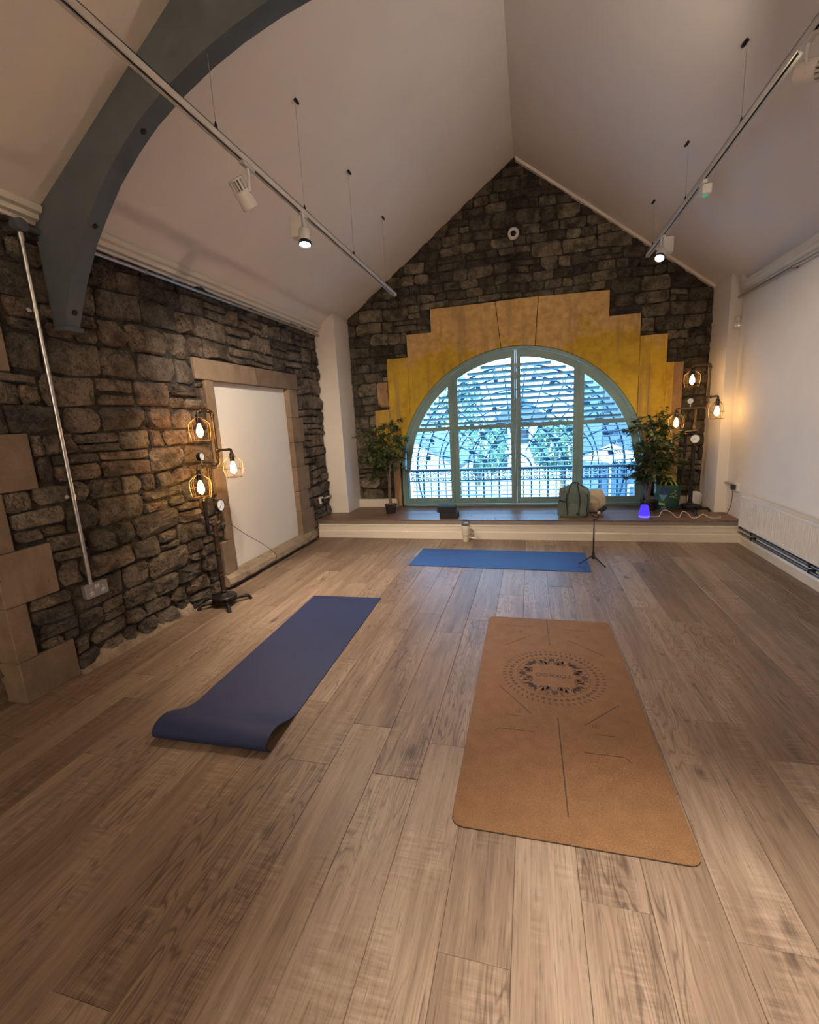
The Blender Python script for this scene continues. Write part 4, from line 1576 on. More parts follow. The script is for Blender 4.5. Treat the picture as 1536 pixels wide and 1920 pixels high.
def build_cork_mat():
    cx, cy = .122, 2.30
    W, L = .832, 1.83
    m = empty('cork_yoga_mat', (cx, cy, 0), radians(.4))
    tag(m, 'tan cork yoga mat printed with a brown mandala', 'yoga mat', 'yoga mats')
    poly = rounded_rect(-W / 2, W / 2, -L / 2, L / 2, .045)
    MB().prism(poly, 0, .0035, 'z').build('rubber_base', M['cork_edge'], m)
    MB().prism(rounded_rect(-W / 2 + .001, W / 2 - .001, -L / 2 + .001, L / 2 - .001, .044), .0036, .006, 'z').build('cork_top', M['cork'], m)
    z0, z1 = .0060, .0063
    pb = M['print_brown']

    def wl(px, py):      # local position of a world floor point
        return (px - cx, py - cy)
    for a, b in (((.118, 3.20), (.125, 2.83)), ((.127, 2.08), (.128, 1.50)), ((-.16, 2.78), (.0, 2.93)), ((.245, 2.90), (.44, 2.72)), ((-.165, 2.31), (.0, 2.09)), ((.245, 2.04), (.43, 2.23))):
        ln = MB()
        ribbon(ln, [wl(*a), wl(*b)], .0055, z0, z1)
        ln.build('alignment_line', pb, m)
    hook = lambda x, y, s, t: [wl(x, y + .03 * t), wl(x + .004 * s, y + .012 * t), wl(x + .02 * s, y), wl(x + .05 * s, y - .0), wl(x + .18 * s, y)]
    for h in (hook(-.165, 3.075, 1, 1), hook(.40, 3.05, -1, 1), hook(-.165, 1.955, 1, -1), hook(.405, 1.855, -1, -1)):
        ln = MB()
        ribbon(ln, h, .0035, z0, z1)
        ln.build('alignment_line', pb, m)
    for a, b in (((-.12, 2.065), (-.04, 2.06)), ((.285, 1.985), (.37, 1.985))):
        ln = MB()
        ribbon(ln, [wl(*a), wl(*b)], .004, z0, z1)
        ln.build('alignment_line', pb, m)
    for x, y, r in ((-.06, 2.99, .016), (.305, 2.96, .016), (-.058, 2.105, .016), (.297, 2.04, .016)):
        ci = MB()
        px, py = wl(x, y)
        ring = lambda rr: [(px + rr * cos(2 * pi * k / 24), py + rr * sin(2 * pi * k / 24)) for k in range(24)]
        ci.strip(ring(r - .0028), ring(r), z0, z1, 'z', None, True)
        ci.prism([(px + .005 * cos(2 * pi * k / 8), py + .005 * sin(2 * pi * k / 8)) for k in range(8)], z0, z1, 'z')
        ci.build('alignment_circle', pb, m)
    # mandala
    mx, my = wl(.125, 2.46)
    md = MB()
    ring = lambda r, n=72: [(mx + r * cos(2 * pi * k / n), my + r * sin(2 * pi * k / n)) for k in range(n)]
    md.strip(ring(.1985), ring(.2015), z0, z1, 'z', None, True)

    def blob(r, a, rad, n=8, sq=1.0):
        c = (mx + r * cos(a), my + r * sin(a))
        pts = []
        for k in range(n):
            t = 2 * pi * k / n
            u, v = rad * cos(t), rad * sq * sin(t)
            pts.append((c[0] + u * cos(a) - v * sin(a), c[1] + u * sin(a) + v * cos(a)))
        md.prism(pts, z0, z1, 'z')
    for k in range(48):
        a = 2 * pi * k / 48
        if k % 2:
            blob(.236, a, .0085)
        else:
            for da, dr in ((0, .007), (0, -.007), (.028, 0), (-.028, 0)):
                blob(.236 + dr, a + da, .0055, 6)
    for k in range(56):
        a = 2 * pi * k / 56
        blob(.268, a, .010, 6, .32)
        blob(.277, a + .02, .008, 6, .4)
    for q in range(8):
        a = q * pi / 4
        major = q % 2 == 0
        for s in (-1, 1):
            pr = []
            n = 16
            R0 = .135 if major else .165
            r0 = .034 if major else .02
            off = .036 if major else .022
            for k in range(n + 1):
                t = a * 0 + 2.6 * pi * k / n
                rr = r0 * (1 - .75 * k / n)
                u, v = R0 + rr * cos(t) * .8, s * (off + rr * sin(t) * .9)
                pr.append((mx + u * cos(a) - v * sin(a), my + u * sin(a) + v * cos(a)))
            ribbon(md, pr, .0075 if major else .005, z0, z1)
            blob(R0, a + s * off / R0, .009 if major else .006)
            # flame leaves
            for j, (u, v, ln_) in enumerate(((.165, .012, .028), (.15, .06, .024), (.178, .035, .02), (.12, .07, .018))):
                uu, vv = u, s * v
                bx, by = mx + uu * cos(a) - vv * sin(a), my + uu * sin(a) + vv * cos(a)
                d = a + s * .25 * j
                pts = [(bx - ln_ * cos(d), by - ln_ * sin(d)), (bx + .007 * sin(d), by - .007 * cos(d)), (bx + ln_ * cos(d), by + ln_ * sin(d)), (bx - .007 * sin(d), by + .007 * cos(d))]
                md.prism(pts, z0, z1, 'z')
        blob(.172, a, .022, 6, .45)
    md.build('mandala_print', pb, m)
    # word in the middle of the mandala, upside down from here
    cu = bpy.data.curves.new('mat_lettering', 'FONT')
    cu.body = 'TOKKOO'
    cu.size = .046
    cu.align_x, cu.align_y = 'CENTER', 'CENTER'
    cu.extrude = .0002
    tmp = bpy.data.objects.new('tmp', cu)
    me = bpy.data.meshes.new_from_object(tmp)
    bpy.data.objects.remove(tmp)
    o = link('lettering', me, pb, m, (mx, my, .00625))
    o.rotation_euler = (0, 0, pi)


build_cork_mat()


def build_navy_mat():
    x0, x1 = -1.822, -1.205
    y0, y1 = 1.615, 3.445
    m = empty('navy_yoga_mat', ((x0 + x1) / 2, 2.5, 0), radians(2.0))
    tag(m, 'dark navy yoga mat with its near end curled up', 'yoga mat', 'yoga mats')
    th = .0055
    # profile along the length: flat, then a hump, then the end tucked down
    prof = []
    yl = .945
    for k in range(20):
        prof.append((yl - (yl + .60) * k / 19, .0))
    hump = [(-.64, .004), (-.69, .016), (-.735, .036), (-.775, .058), (-.81, .074), (-.845, .083), (-.88, .083), (-.91, .074), (-.928, .058), (-.933, .038), (-.925, .02), (-.91, .007)]
    pr = smooth_path([(0, y, z) for y, z in prof[-3:] + hump], 4)
    prof = prof[:-3] + [(p.y, p.z) for p in pr]
    vs, fs = [], []
    W = (x1 - x0) / 2
    nx = 8
    rows = len(prof)
    for layer in (0, 1):
        for i, (y, z) in enumerate(prof):
            a, b = prof[max(i - 1, 0)], prof[min(i + 1, rows - 1)]
            t = Vector((b[0] - a[0], b[1] - a[1])).normalized()
            n = Vector((t.y, -t.x))          # outward (upwards when flat)
            for j in range(nx + 1):
                u = j / nx
                k = 1.0 - .16 * u if z > 0 else 1.0
                yy, zz = y + n.x * th * layer, z * k + n.y * th * layer
                vs.append((-W + 2 * W * u, yy, zz))
    S = rows * (nx + 1)
    idx = lambda l, i, j: l * S + i * (nx + 1) + j
    for i in range(rows - 1):
        for j in range(nx):
            fs.append((idx(1, i, j), idx(1, i, j + 1), idx(1, i + 1, j + 1), idx(1, i + 1, j)))
            fs.append((idx(0, i, j), idx(0, i + 1, j), idx(0, i + 1, j + 1), idx(0, i, j + 1)))
        for j in (0, nx):
            fs.append((idx(0, i, j), idx(1, i, j), idx(1, i + 1, j), idx(0, i + 1, j)))
    for i in (0, rows - 1):
        for j in range(nx):
            fs.append((idx(0, i, j), idx(0, i, j + 1), idx(1, i, j + 1), idx(1, i, j)))
    MB().add(vs, fs).build('mat_sheet', M['navy_mat'], m, 50)


build_navy_mat()


def build_royal_mat():
    m = empty('blue_yoga_mat', (-.335, 4.65, 0), radians(-1.6))
    tag(m, 'bright blue yoga mat lying crosswise in front of the platform', 'yoga mat', 'yoga mats')
    MB().prism(rounded_rect(-.89, .89, -.312, .312, .006, 2), 0, .0055, 'z').build('mat_sheet', M['royal_mat'], m)
    # dark leaf emblem in the near right corner
    z0, z1 = .0055, .0058
    lg = MB()
    leaf = lambda c, d, l, w: [(c[0] - l * cos(d), c[1] - l * sin(d)), (c[0] + w * sin(d), c[1] - w * cos(d)), (c[0] + l * cos(d), c[1] + l * sin(d)), (c[0] - w * sin(d), c[1] + w * cos(d))]
    for c, d, l, w in (((.81, -.2, 0), -.5, .04, .012), ((.845, -.17, 0), .35, .035, .006), ((.80, -.165, 0), .1, .03, .008)):
        lg.prism(leaf(c, d, l, w), z0, z1, 'z')
    ring = lambda r, n=18: [(.845 + r * cos(2 * pi * k / n * .86 + .3), -.225 + .8 * r * sin(2 * pi * k / n * .86 + .3)) for k in range(n)]
    lg.strip(ring(.012), ring(.02), z0, z1, 'z')
    lg.box(.832, .862, -.258, -.249, z0, z1)
    lg.build('emblem', M['mat_logo'], m)


build_royal_mat()


# ------------------------------------------------------------------ phone tripod
def build_tripod():
    t = empty('mini_tripod', (.601, 4.60, 0))
    tag(t, 'slim black phone tripod standing at the corner of the blue mat', 'tripod')
    ib = M['rubber_black']
    hub = .075
    for a in (radians(207), radians(-52), radians(78)):
        l = .145
        mb = MB()
        zf = .016 if a > 3 else .0065
        mb.tube([(.012 * cos(a), .012 * sin(a), hub), (l * cos(a), l * sin(a), zf)], [.0075, .0055], 8)
        lg = mb.build('leg', ib, t, 50)
        MB().lathe([(.0055, -.01), (.0075, -.005), (.0075, .012), (.0055, .014)], 8, at((l * cos(a), l * sin(a), zf + .0015), frame((cos(a), sin(a), -.45)))).build('rubber_foot', ib, lg, 50)
    MB().lathe([(.0, .045), (.012, .045), (.015, .055), (.015, .10), (.012, .115), (.0, .115)], 14, None, False).build('hub', ib, t, 40)
    po = MB()
    for z0, z1, r in ((.1, .26, .0085), (.25, .36, .0068), (.35, .44, .0052)):
        po.tube([(0, 0, z0), (0, 0, z1)], r, 10)
    po.build('pole', M['iron_brown'], t, 50)
    MB().box(-.012, .012, -.01, .01, .43, .448, .003).build('joint', ib, t)
    MB().tube(fillet([(.0, 0, .444), (.032, 0, .450), (.036, -.002, .49), (.042, -.004, .505)], .012), .0058, 8).build('neck', ib, t, 50)
    MB().box(-.009, .009, -.006, .006, -.012, .014, .002, at((.04, -.004, .512), Matrix.Rotation(radians(35), 4, 'Y'))).build('joint', M['plastic_white'], t)
    A = at((.072, .0, .545), Matrix.Rotation(radians(52), 4, 'Y') @ Matrix.Rotation(radians(8), 4, 'X'))
    MB().box(-.022, .022, -.011, .011, -.042, .042, .009, A).build('phone_clamp', ib, t, 40)
    MB().box(-.016, .016, .011, .026, -.032, .036, .006, A).build('clamp_jaw', ib, t, 40)


build_tripod()


# ------------------------------------------------------------------ things on and before the platform
def build_tumbler():
    t = empty('tumbler', (-.762, 5.345, 0), radians(-8))
    tag(t, 'cream insulated tumbler with side handle standing against the platform riser', 'tumbler')
    MB().lathe([(0, 0), (.033, 0), (.036, .004), (.040, .075), (.0405, .08), (.047, .088), (.049, .2), (.0485, .204), (0, .204)], 28, None, False).build('body', M['tumbler_cream'], t, 40)
    MB().lathe([(.0408, .076), (.0422, .078), (.0422, .084), (.0408, .085)], 28, None, False).build('ring_band', M['tumbler_grey'], t)
    MB().lathe([(.0, .204), (.049, .204), (.0495, .21), (.048, .228), (.043, .232), (0, .232)], 28, None, False).build('lid', M['tumbler_grey'], t, 40)
    MB().tube(fillet([(-.038, 0, .222), (-.03, 0, .272), (.036, 0, .268), (.04, 0, .222)], .015), .0055, 8).build('carry_loop', M['tumbler_grey'], t, 50)
    pts = smooth_path([(.044, 0, .165), (.075, 0, .172), (.108, 0, .145), (.128, 0, .095), (.126, 0, .055), (.1, 0, .045), (.06, 0, .052), (.04, 0, .06)], 5)
    hb = MB()
    hb.tube(pts, .0075, 8)
    hb.build('handle', M['tumbler_cream'], t, 60)


build_tumbler()


def build_blocks():
    for nm, x, y, z, rz, lab in (('yoga_block', -1.0, 5.60, ZP, -1, 'black foam yoga block at the bottom of the pair'), ('yoga_block', -1.035, 5.605, ZP + .0765, 2, 'black foam yoga block on top of the pair')):
        e = MB().box(-.114, .114, -.076, .076, 0, .076, .006).build(nm, M['foam_black'], None, None, (x, y, z))
        e.rotation_euler = (0, 0, radians(rz))
        tag(e, lab, 'yoga block', 'yoga blocks')


build_blocks()


def build_backpack():
    b = empty('backpack', (.515, 5.70, ZP), radians(-10))
    tag(b, 'sage green canvas backpack standing on the platform', 'backpack')
    W, D, H = .17, .105, .385

    def shell(w, d, h, z0=0, n=28, m=16, pw=.55, top=.72, wob=.006, seed=0, lean=.03):
        vs, fs = [], []
        for i in range(m + 1):
            v = i / m
            z = z0 + h * v
            k = 1.0
            if v < .12:
                k = .86 + .14 * sin(v / .12 * pi / 2)
            if v > top:
                k = sqrt(max(0.0, 1 - ((v - top) / (1 - top)) ** 2)) * .96 + .04
            for j in range(n):
                a = 2 * pi * j / n
                c, s = cos(a), sin(a)
                x = w * (abs(c) ** pw) * (1 if c >= 0 else -1) * k
                y = d * (abs(s) ** pw) * (1 if s >= 0 else -1) * (k * .9 + .1 if v <= top else k)
                q = noise.noise(Vector((x * 9 + seed, y * 9, z * 9))) * wob
                vs.append((x * (1 + q * 3), y + lean * v + q, z))
        for i in range(m):
            for j in range(n):
                fs.append((i * n + j, i * n + (j + 1) % n, (i + 1) * n + (j + 1) % n, (i + 1) * n + j))
        fs += [tuple(range(n))[::-1], tuple(m * n + j for j in range(n))]
        return vs, fs
    ct, cd = M['canvas_teal'], M['canvas_dark']
    vs, fs = shell(W, D, H, wob=.010)
    MB().add(vs, fs).build('body', ct, b, 60)
    vs, fs = shell(.066, .03, .33, .02, pw=.6, wob=.006, seed=3, lean=.075)
    MB().add([(x - .0, y - .095, z) for x, y, z in vs], fs).build('front_pocket', ct, b, 60)
    vs, fs = shell(.05, .035, .19, .01, pw=.6, wob=.006, seed=5, lean=.02)
    MB().add([(x - .135, y - .075, z) for x, y, z in vs], fs).build('side_pocket', ct, b, 60)
    vs, fs = shell(.055, .03, .14, .215, pw=.6, wob=.006, seed=9, lean=.04)
    MB().add([(x - .115, y - .078, z) for x, y, z in vs], fs).build('flap_pocket', ct, b, 60)
    for x0, x1 in ((-.066, -.078), (.064, .076), (.148, .160)):
        dy = .04 if x0 > .1 else 0
        p = [(x0, -.105 + dy, .03), (x0 * 1.01, -.126 + dy, .1), (x1, -.118 + dy, .22), (x0 * .8, -.07 + dy, .335), (x0 * .5, -.02, .385)]
        MB().tube(smooth_path(p, 5), .0065, 6).build('strap', cd, b, 60)
    MB().tube(smooth_path([(-.17, -.08, .20), (-.10, -.118, .195), (-.075, -.12, .20), (-.075, -.115, .29)], 5), .006, 6).build('piping', cd, b, 60)
    MB().tube(fillet([(-.05, -.0, .375), (-.03, .02, .405), (.035, .02, .405), (.055, .0, .375)], .02), .008, 8).build('carry_loop', cd, b, 60)
    for x, y in ((.155, -.08), (.05, -.115)):
        MB().box(x - .014, x + .014, y - .006, y + .006, .03, .065, .004).build('buckle', M['plastic_black'], b)
    MB().tube(smooth_path([(.16, -.03, .06), (.2, -.03, .03), (.24, -.06, .008), (.29, -.03, .007), (.33, -.02, .007)], 6), .006, 6).build('loose_strap', cd, b, 60)


build_backpack()


def build_bundle():
    rnd = Vector((3.1, 7.7, 1.9))
    me = bpy.data.meshes.new('fleece')
    bm = bmesh.new()
    bmesh.ops.create_icosphere(bm, subdivisions=4, radius=1)
    for v in bm.verts:
        p = v.co.copy()
        d = noise.noise(p * 1.3 + rnd) * .14 + abs(noise.noise(p * 3.2 + rnd)) * .34 - .06
        v.co = Vector((p.x * .135, p.y * .105, p.z * .148)) * (1 + d)
        if v.co.z < -.128:
            v.co.z = -.128 + (v.co.z + .128) * .1
    zmin = min(v.co.z for v in bm.verts)
    for v in bm.verts:
        v.co.z -= zmin
    bm.to_mesh(me)
    bm.free()
    me.shade_smooth()
    o = link('fleece_bundle', me, M['fleece_cream'], None, (.765, 5.93, ZP))
    tag(o, 'cream fleece bundle slumped behind the green backpack', 'blanket')


build_bundle()


def build_diffuser():
    d = empty('aroma_diffuser', (1.275, 5.63, ZP))
    tag(d, 'small aroma diffuser glowing violet blue with rising mist', 'diffuser')
    MB().lathe([(0, 0), (.054, 0), (.058, .004), (.058, .022), (0, .022)], 28, None, False).build('base', M['diffuser_base_glow'], d, 40)
    MB().lathe([(0, .0225), (.058, .0225), (.056, .05), (.046, .11), (.038, .138), (.03, .144), (.008, .145), (.0, .143)], 28, None, False).build('cover', M['diffuser_glow'], d, 40)
    p = smooth_path([(0, 0, .146), (.006, .004, .2), (.0, .01, .27), (-.02, .015, .34), (-.015, .02, .42)], 5)
    n = len(p)
    o = MB().tube(p, [.006 + .052 * (i / (n - 1)) ** .8 for i in range(n)], 12).build('mist', M['mist'], d, 80)
    o['kind'] = 'stuff'


build_diffuser()


def build_bag():
    b = empty('shopping_bag', (1.632, 6.12, ZP), radians(4))
    tag(b, 'green reusable shopping bag with lime yellow handles', 'bag')
    rnd = random.Random(12)
    n, m = 28, 10
    vs, fs = [], []
    for i in range(m + 1):
        v = i / m
        for j in range(n):
            a = 2 * pi * j / n
            c, s = cos(a), sin(a)
            x = (.125 + .022 * v) * (abs(c) ** .45) * (1 if c >= 0 else -1)
            y = (.085 + .01 * sin(v * pi) - .03 * v) * (abs(s) ** .5) * (1 if s >= 0 else -1)
            q = noise.noise(Vector((x * 14, y * 14, v * 5))) * .016
            z = .30 * v + (.022 * noise.noise(Vector((x * 12, 3, y * 6))) + .012 * abs(c) if i == m else 0)
            vs.append((x + q, y + q * 1.2, max(0, z)))
    for i in range(m):
        for j in range(n):
            fs.append((i * n + j, i * n + (j + 1) % n, (i + 1) * n + (j + 1) % n, (i + 1) * n + j))
    fs.append(tuple(range(n))[::-1])
    MB().add(vs, fs).build('body', M['bag_green'], b, 50)
    vs2 = [(x * .96, y * .95, min(z, .25) * .98 + .004) for x, y, z in vs]
    MB().add([p for p in vs2], fs + [tuple(m * n + j for j in range(n))]).build('contents', M['canvas_dark'], b, 50)

    def patch(name, pts, mat, y=-.098):
        k = len(pts)
        MB().prism(pts, y - .004, y + .012, 'y').build(name, M[mat], b)
    patch('printed_panel', [(-.115, .16), (-.03, .15), (-.02, .27), (-.075, .285), (-.105, .25)], 'bag_blue', -.088)
    patch('printed_patch', [(-.118, .2), (-.06, .185), (-.03, .2), (-.06, .14), (-.075, .115), (-.1, .145)], 'bag_aqua', -.094)
    patch('printed_label', [(-.122, .10), (-.055, .085), (-.053, .055), (-.12, .072)], 'bag_lime', -.098)
    patch('printed_panel', [(-.105, .03), (-.04, .015), (-.035, .045), (-.10, .05)], 'bag_blue', -.096)
    sq = MB()
    for pts in ([(-.09, .042), (-.08, .03), (-.085, .024)], [(-.075, .03), (-.068, .042), (-.062, .03)], [(-.055, .026), (-.048, .044), (-.045, .03)]):
        ribbon(sq, [(x, z) for x, z in pts], .004, 0, .002)
    o = sq.build('printed_marks', M['cable_white'], b)
    o.rotation_euler = (pi / 2, 0, 0)
    o.location = (0, -.100, 0)
    lf = MB()
    for x, z, l, a in ((.02, .2, .02, .4), (.05, .21, .018, -.3), (.035, .17, .022, -.5), (.07, .185, .015, .8), (.01, .165, .015, .2), (.06, .235, .02, -.7), (.045, .155, .016, -.2), (.075, .15, .014, -.4)):
        lf.prism([(x - l * cos(a), z - l * sin(a)), (x + .006 * sin(a), z - .006 * cos(a)), (x + l * cos(a), z + l * sin(a)), (x - .006 * sin(a), z + .006 * cos(a))], -.092, -.08, 'y')
    lf.build('printed_leaves', M['bag_lime'], b)
    for y, dx, hgt in ((-.05, 0.0, .125), (.045, -.02, .115)):
        h = MB()
        p = smooth_path([(-.05 + dx, y, .27), (-.035 + dx, y - .004, .33), (.005 + dx, y, .30 + hgt), (.012 + dx, y, .30 + hgt), (.06 + dx, y - .002, .34), (.098 + dx, y, .275)], 5)
        a = [(q.x - .010, q.z) for q in p]
        c = [(q.x + .010, q.z) for q in p]
        h.strip(a, c, y - .002, y + .002, 'y')
        h.build('handle', M['handle_lime'], b)


build_bag()


# ------------------------------------------------------------------ fig trees
def leaf_geom(mb, p, d, s, rnd):
    """one folded pointed leaf: base p, direction d, length s"""
    d = d.normalized()
    side = d.cross(Vector((rnd.uniform(-.4, .4), rnd.uniform(-.4, .4), 1))).normalized() * s * .24
    upv = side.cross(d).normalized() * s * .06
    mid = p + d * s * .5
    tip = p + d * s - Vector((0, 0, s * .12))
    mb.add([p, mid + side + upv, tip, mid - side + upv, mid], [(0, 1, 4), (1, 2, 4), (0, 4, 3), (4, 2, 3)])


def ficus(name, loc, label, ht, z_lo, lo, hi, seeds, nbr, per, pot, lean=0.0, leafy=1.0):
    rnd = random.Random(seeds)
    t = empty(name, loc)
    tag(t, label, 'plant', 'potted fig trees')
    pr, ph = pot
    p = MB().lathe([(0, 0), (pr * .76, 0), (pr * .78, .004), (pr * .95, ph * .86), (pr * 1.0, ph * .86), (pr * 1.03, ph), (pr * .94, ph), (pr * .9, ph * .8), (0, ph * .8)], 24, None, False).build('pot', M['pot_black'], t, 35)
    so = MB()
    for i in range(60):
        a, r = rnd.uniform(0, 2 * pi), pr * sqrt(rnd.random()) * .95
        s = rnd.uniform(.008, .016)
        so.add([(-s, -s, 0), (s, -s, 0), (s, s, 0), (-s, s, 0), (0, 0, s * 1.3)], [(0, 1, 4), (1, 2, 4), (2, 3, 4), (3, 0, 4)],
               at((r * cos(a), r * sin(a), ph * .8 + rnd.uniform(0, .02)), Matrix.Rotation(rnd.uniform(0, 6), 4, 'Z')))
    so.build('moss', M['soil_moss'], p)['kind'] = 'stuff'
    tips = []
    stems = MB()
    for s in range(3):
        a0 = 2 * pi * s / 3 + .4
        pts, rs = [], []
        n = 22
        hh = ht * (.84, .70, .96)[s]
        for i in range(n + 1):
            v = i / n
            tw = a0 + v * 5.0
            spread = .014 + (max(0, v - .45)) ** 1.4 * .34
            pts.append(Vector((spread * cos(tw if v < .5 else a0 + 2.5 + v * .6) + lean * v, .8 * spread * sin(tw if v < .5 else a0 + 2.5 + v * .6), ph * .7 + (hh - ph * .7) * v)))
            rs.append(.0105 * (1 - v * .72))
        stems.tube(pts, rs, 7)
        for i in range(n + 1):
            if pts[i].z > z_lo - .08:
                tips.append((pts[i], (pts[i] - pts[max(i - 1, 0)]).normalized()))
    stems.build('trunk', M['bark'], t, 60)
    tw = MB()
    lf = MB()
    clamp = lambda q: Vector((min(max(q.x, lo[0]), hi[0]), min(max(q.y, lo[1]), hi[1]), min(max(q.z, lo[2]), hi[2])))
    for b in range(nbr):
        base, _ = rnd.choice(tips)
        a = rnd.uniform(0, 2 * pi)
        el = rnd.uniform(-.25, .9)
        ln = rnd.uniform(.13, .36) * (1.1 - .45 * abs(base.z - (z_lo + ht) / 2) / (ht - z_lo))
        d = Vector((cos(a) * cos(el), sin(a) * cos(el), sin(el)))
        pts = [base]
        for i in range(1, 7):
            q = base + d * ln * i / 6 + Vector((0, 0, -.10 * ln * (i / 6) ** 2 * 3))
            pts.append(clamp(q))
        tw.tube(pts, [.0032 - .0004 * i for i in range(7)], 4)
        for i in range(int(per * leafy)):
            k = rnd.uniform(.25, 1.0) * 6
            i0 = min(int(k), 5)
            q = pts[i0].lerp(pts[i0 + 1], k - i0)
            dd = Vector((d.x + rnd.gauss(0, .75), d.y + rnd.gauss(0, .75), d.z * .4 + rnd.gauss(-.25, .55)))
            if dd.length < .05:
                continue
            s = rnd.uniform(.05, .088)
            e = q + dd.normalized() * s
            if e.y > hi[1] + .05 or e.z < lo[2] - .03:
                continue
            leaf_geom(lf, q, dd, s, rnd)
    tw.build('branches', M['bark'], t, 60)
    o = lf.build('foliage', M['ficus_leaf'], t)
    o['kind'] = 'stuff'
    return t


ficus('potted_fig', (-1.872, 5.885, ZP), 'smaller artificial fig tree in a black pot left of the window', 1.24, .60, (-.40, -.36, .49), (.40, .40, 1.31), 3, 86, 19, (.082, .125))
ficus('potted_fig', (1.40, 6.03, ZP), 'taller bushy artificial fig tree right of the window', 1.22, .44, (-.30, -.30, .20), (.30, .27, 1.28), 8, 120, 20, (.092, .125), .05)


# ------------------------------------------------------------------ sockets, conduits, sensors
def double_socket(loc):
    s = empty('double_socket', loc)
    tag(s, 'grey metal double socket at the foot of the conduit', 'socket')
    MB().box(0, .036, -.076, .076, -.044, .044, .004).build('back_box', M['socket_steel'], s)
    pl = MB().box(.0361, .042, -.078, .078, -.046, .046, .003).build('face_plate', M['socket_steel'], s)
    for dy in (-.04, .04):
        iw = MB()
        iw.box(.0421, .0435, dy - .014, dy - .004 + .018, -.026, -.004, .001)
        iw.box(.0421, .0435, dy - .005, dy + .005, -.005, .016, .001)
        iw.build('outlet', M['plastic_white'], s)
        sl = MB()
        for a, b, c, d in ((dy - .010, dy - .006, -.018, -.013), (dy + .006, dy + .010, -.018, -.013), (dy - .0022, dy + .0022, .002, .010)):
            sl.box(.0436, .0440, a, b, c, d)
        sl.build('pin_holes', M['black_slot'], s)
    for dy in (-.009, .009):
        MB().box(.0421, .047, dy - .0065, dy + .0065, .012, .036, .002).build('switch', M['plastic_white'], s)


double_socket((XL + .002, 2.178, .508))


def build_conduits():
    c = empty('wall_conduit', (XL, 2.15, .55))
    tag(c, 'galvanised steel conduit running down the stone wall to the socket', 'conduit')
    MB().tube([(.032, -.002, .0), (.032, 0, 2.07)], .0125, 12).build('pipe', M['galvanised'], c, 50)
    for z in (.58, 1.66):
        cl = MB().lathe([(.013, -.009), (.0155, -.009), (.0155, .009), (.013, .009)], 14, at((.032, 0, z), Matrix.Identity(4)), False)
        cl.box(.0, .02, -.035, -.012, z - .008, z + .008, .002)
        cl.lathe([(0, 0), (.012, 0), (.012, .01), (0, .01)], 12, at((.015, -.034, z), frame((1, 0, 0))), False)
        cl.build('saddle_clip', M['galvanised'], c)
    MB().lathe([(.013, 0), (.017, 0), (.017, .04), (.013, .04)], 14, at((.032, 0, 2.03), Matrix.Identity(4))).build('coupler', M['galvanised'], c, 40)
    j = empty('junction_box', (XL, 2.155, 2.66))
    tag(j, 'round grey conduit box under the cornice by the beam', 'junction box')
    MB().lathe([(0, 0), (.036, 0), (.036, .05), (.033, .053), (0, .053)], 24, at((.004, 0, 0), frame((1, 0, 0))), False).build('box', M['beam_paint'], j, 40)
    MB().tube([(.032, .02, 0), (.032, .105, -.004)], .014, 12).build('spout', M['beam_paint'], j, 50)
    h = empty('cornice_conduit', (XL, 2.40, 2.655))
    tag(h, 'long steel conduit under the left cornice', 'conduit')
    MB().tube([(.04, 0, 0), (.04, 3.51, .018)], .0125, 12).build('pipe', M['galvanised'], h, 50)
    for y in (.62, 1.62, 2.55):
        MB().box(.0, .055, y - .009, y + .009, -.016, .02, .002).build('saddle_clip', M['galvanised'], h)
    h = empty('cornice_conduit', (XR, 5.905, 2.585))
    tag(h, 'steel conduit under the right cornice', 'conduit')
    MB().tube([(-.035, 0, 0), (-.035, -6.0, -.035)], .012, 12).build('pipe', M['aluminium'], h, 50)
    for y in (-1.05, -2.1, -3.2):
        MB().box(-.05, .0, y - .009, y + .009, -.024, .008, .002).build('saddle_clip', M['aluminium'], h)
    # far corner sockets with trunking
    for nm, x, s, y, z, lab in (('trunking_socket', XL, 1, 5.56, .49, 'small socket with plug on grey trunking beside the left pier'), ('trunking_socket', XR, -1, 5.60, .585, 'small socket with plug on grey trunking above the radiator end')):
        k = empty(nm, (x, y, z))
        tag(k, lab, 'socket')
        MB().box(min(0, s * .03), max(0, s * .03), .045, .345, -.002, .022, .003).build('trunking', M['aluminium'], k)
        MB().box(min(0, s * .035), max(0, s * .035), -.045, .045, -.043, .043, .004).build('back_box', M['plastic_white'], k)
        MB().box(min(s * .036, s * .075), max(s * .036, s * .075), -.022, .022, -.026, .026, .006).build('plug', M['plastic_black'], k)


build_conduits()


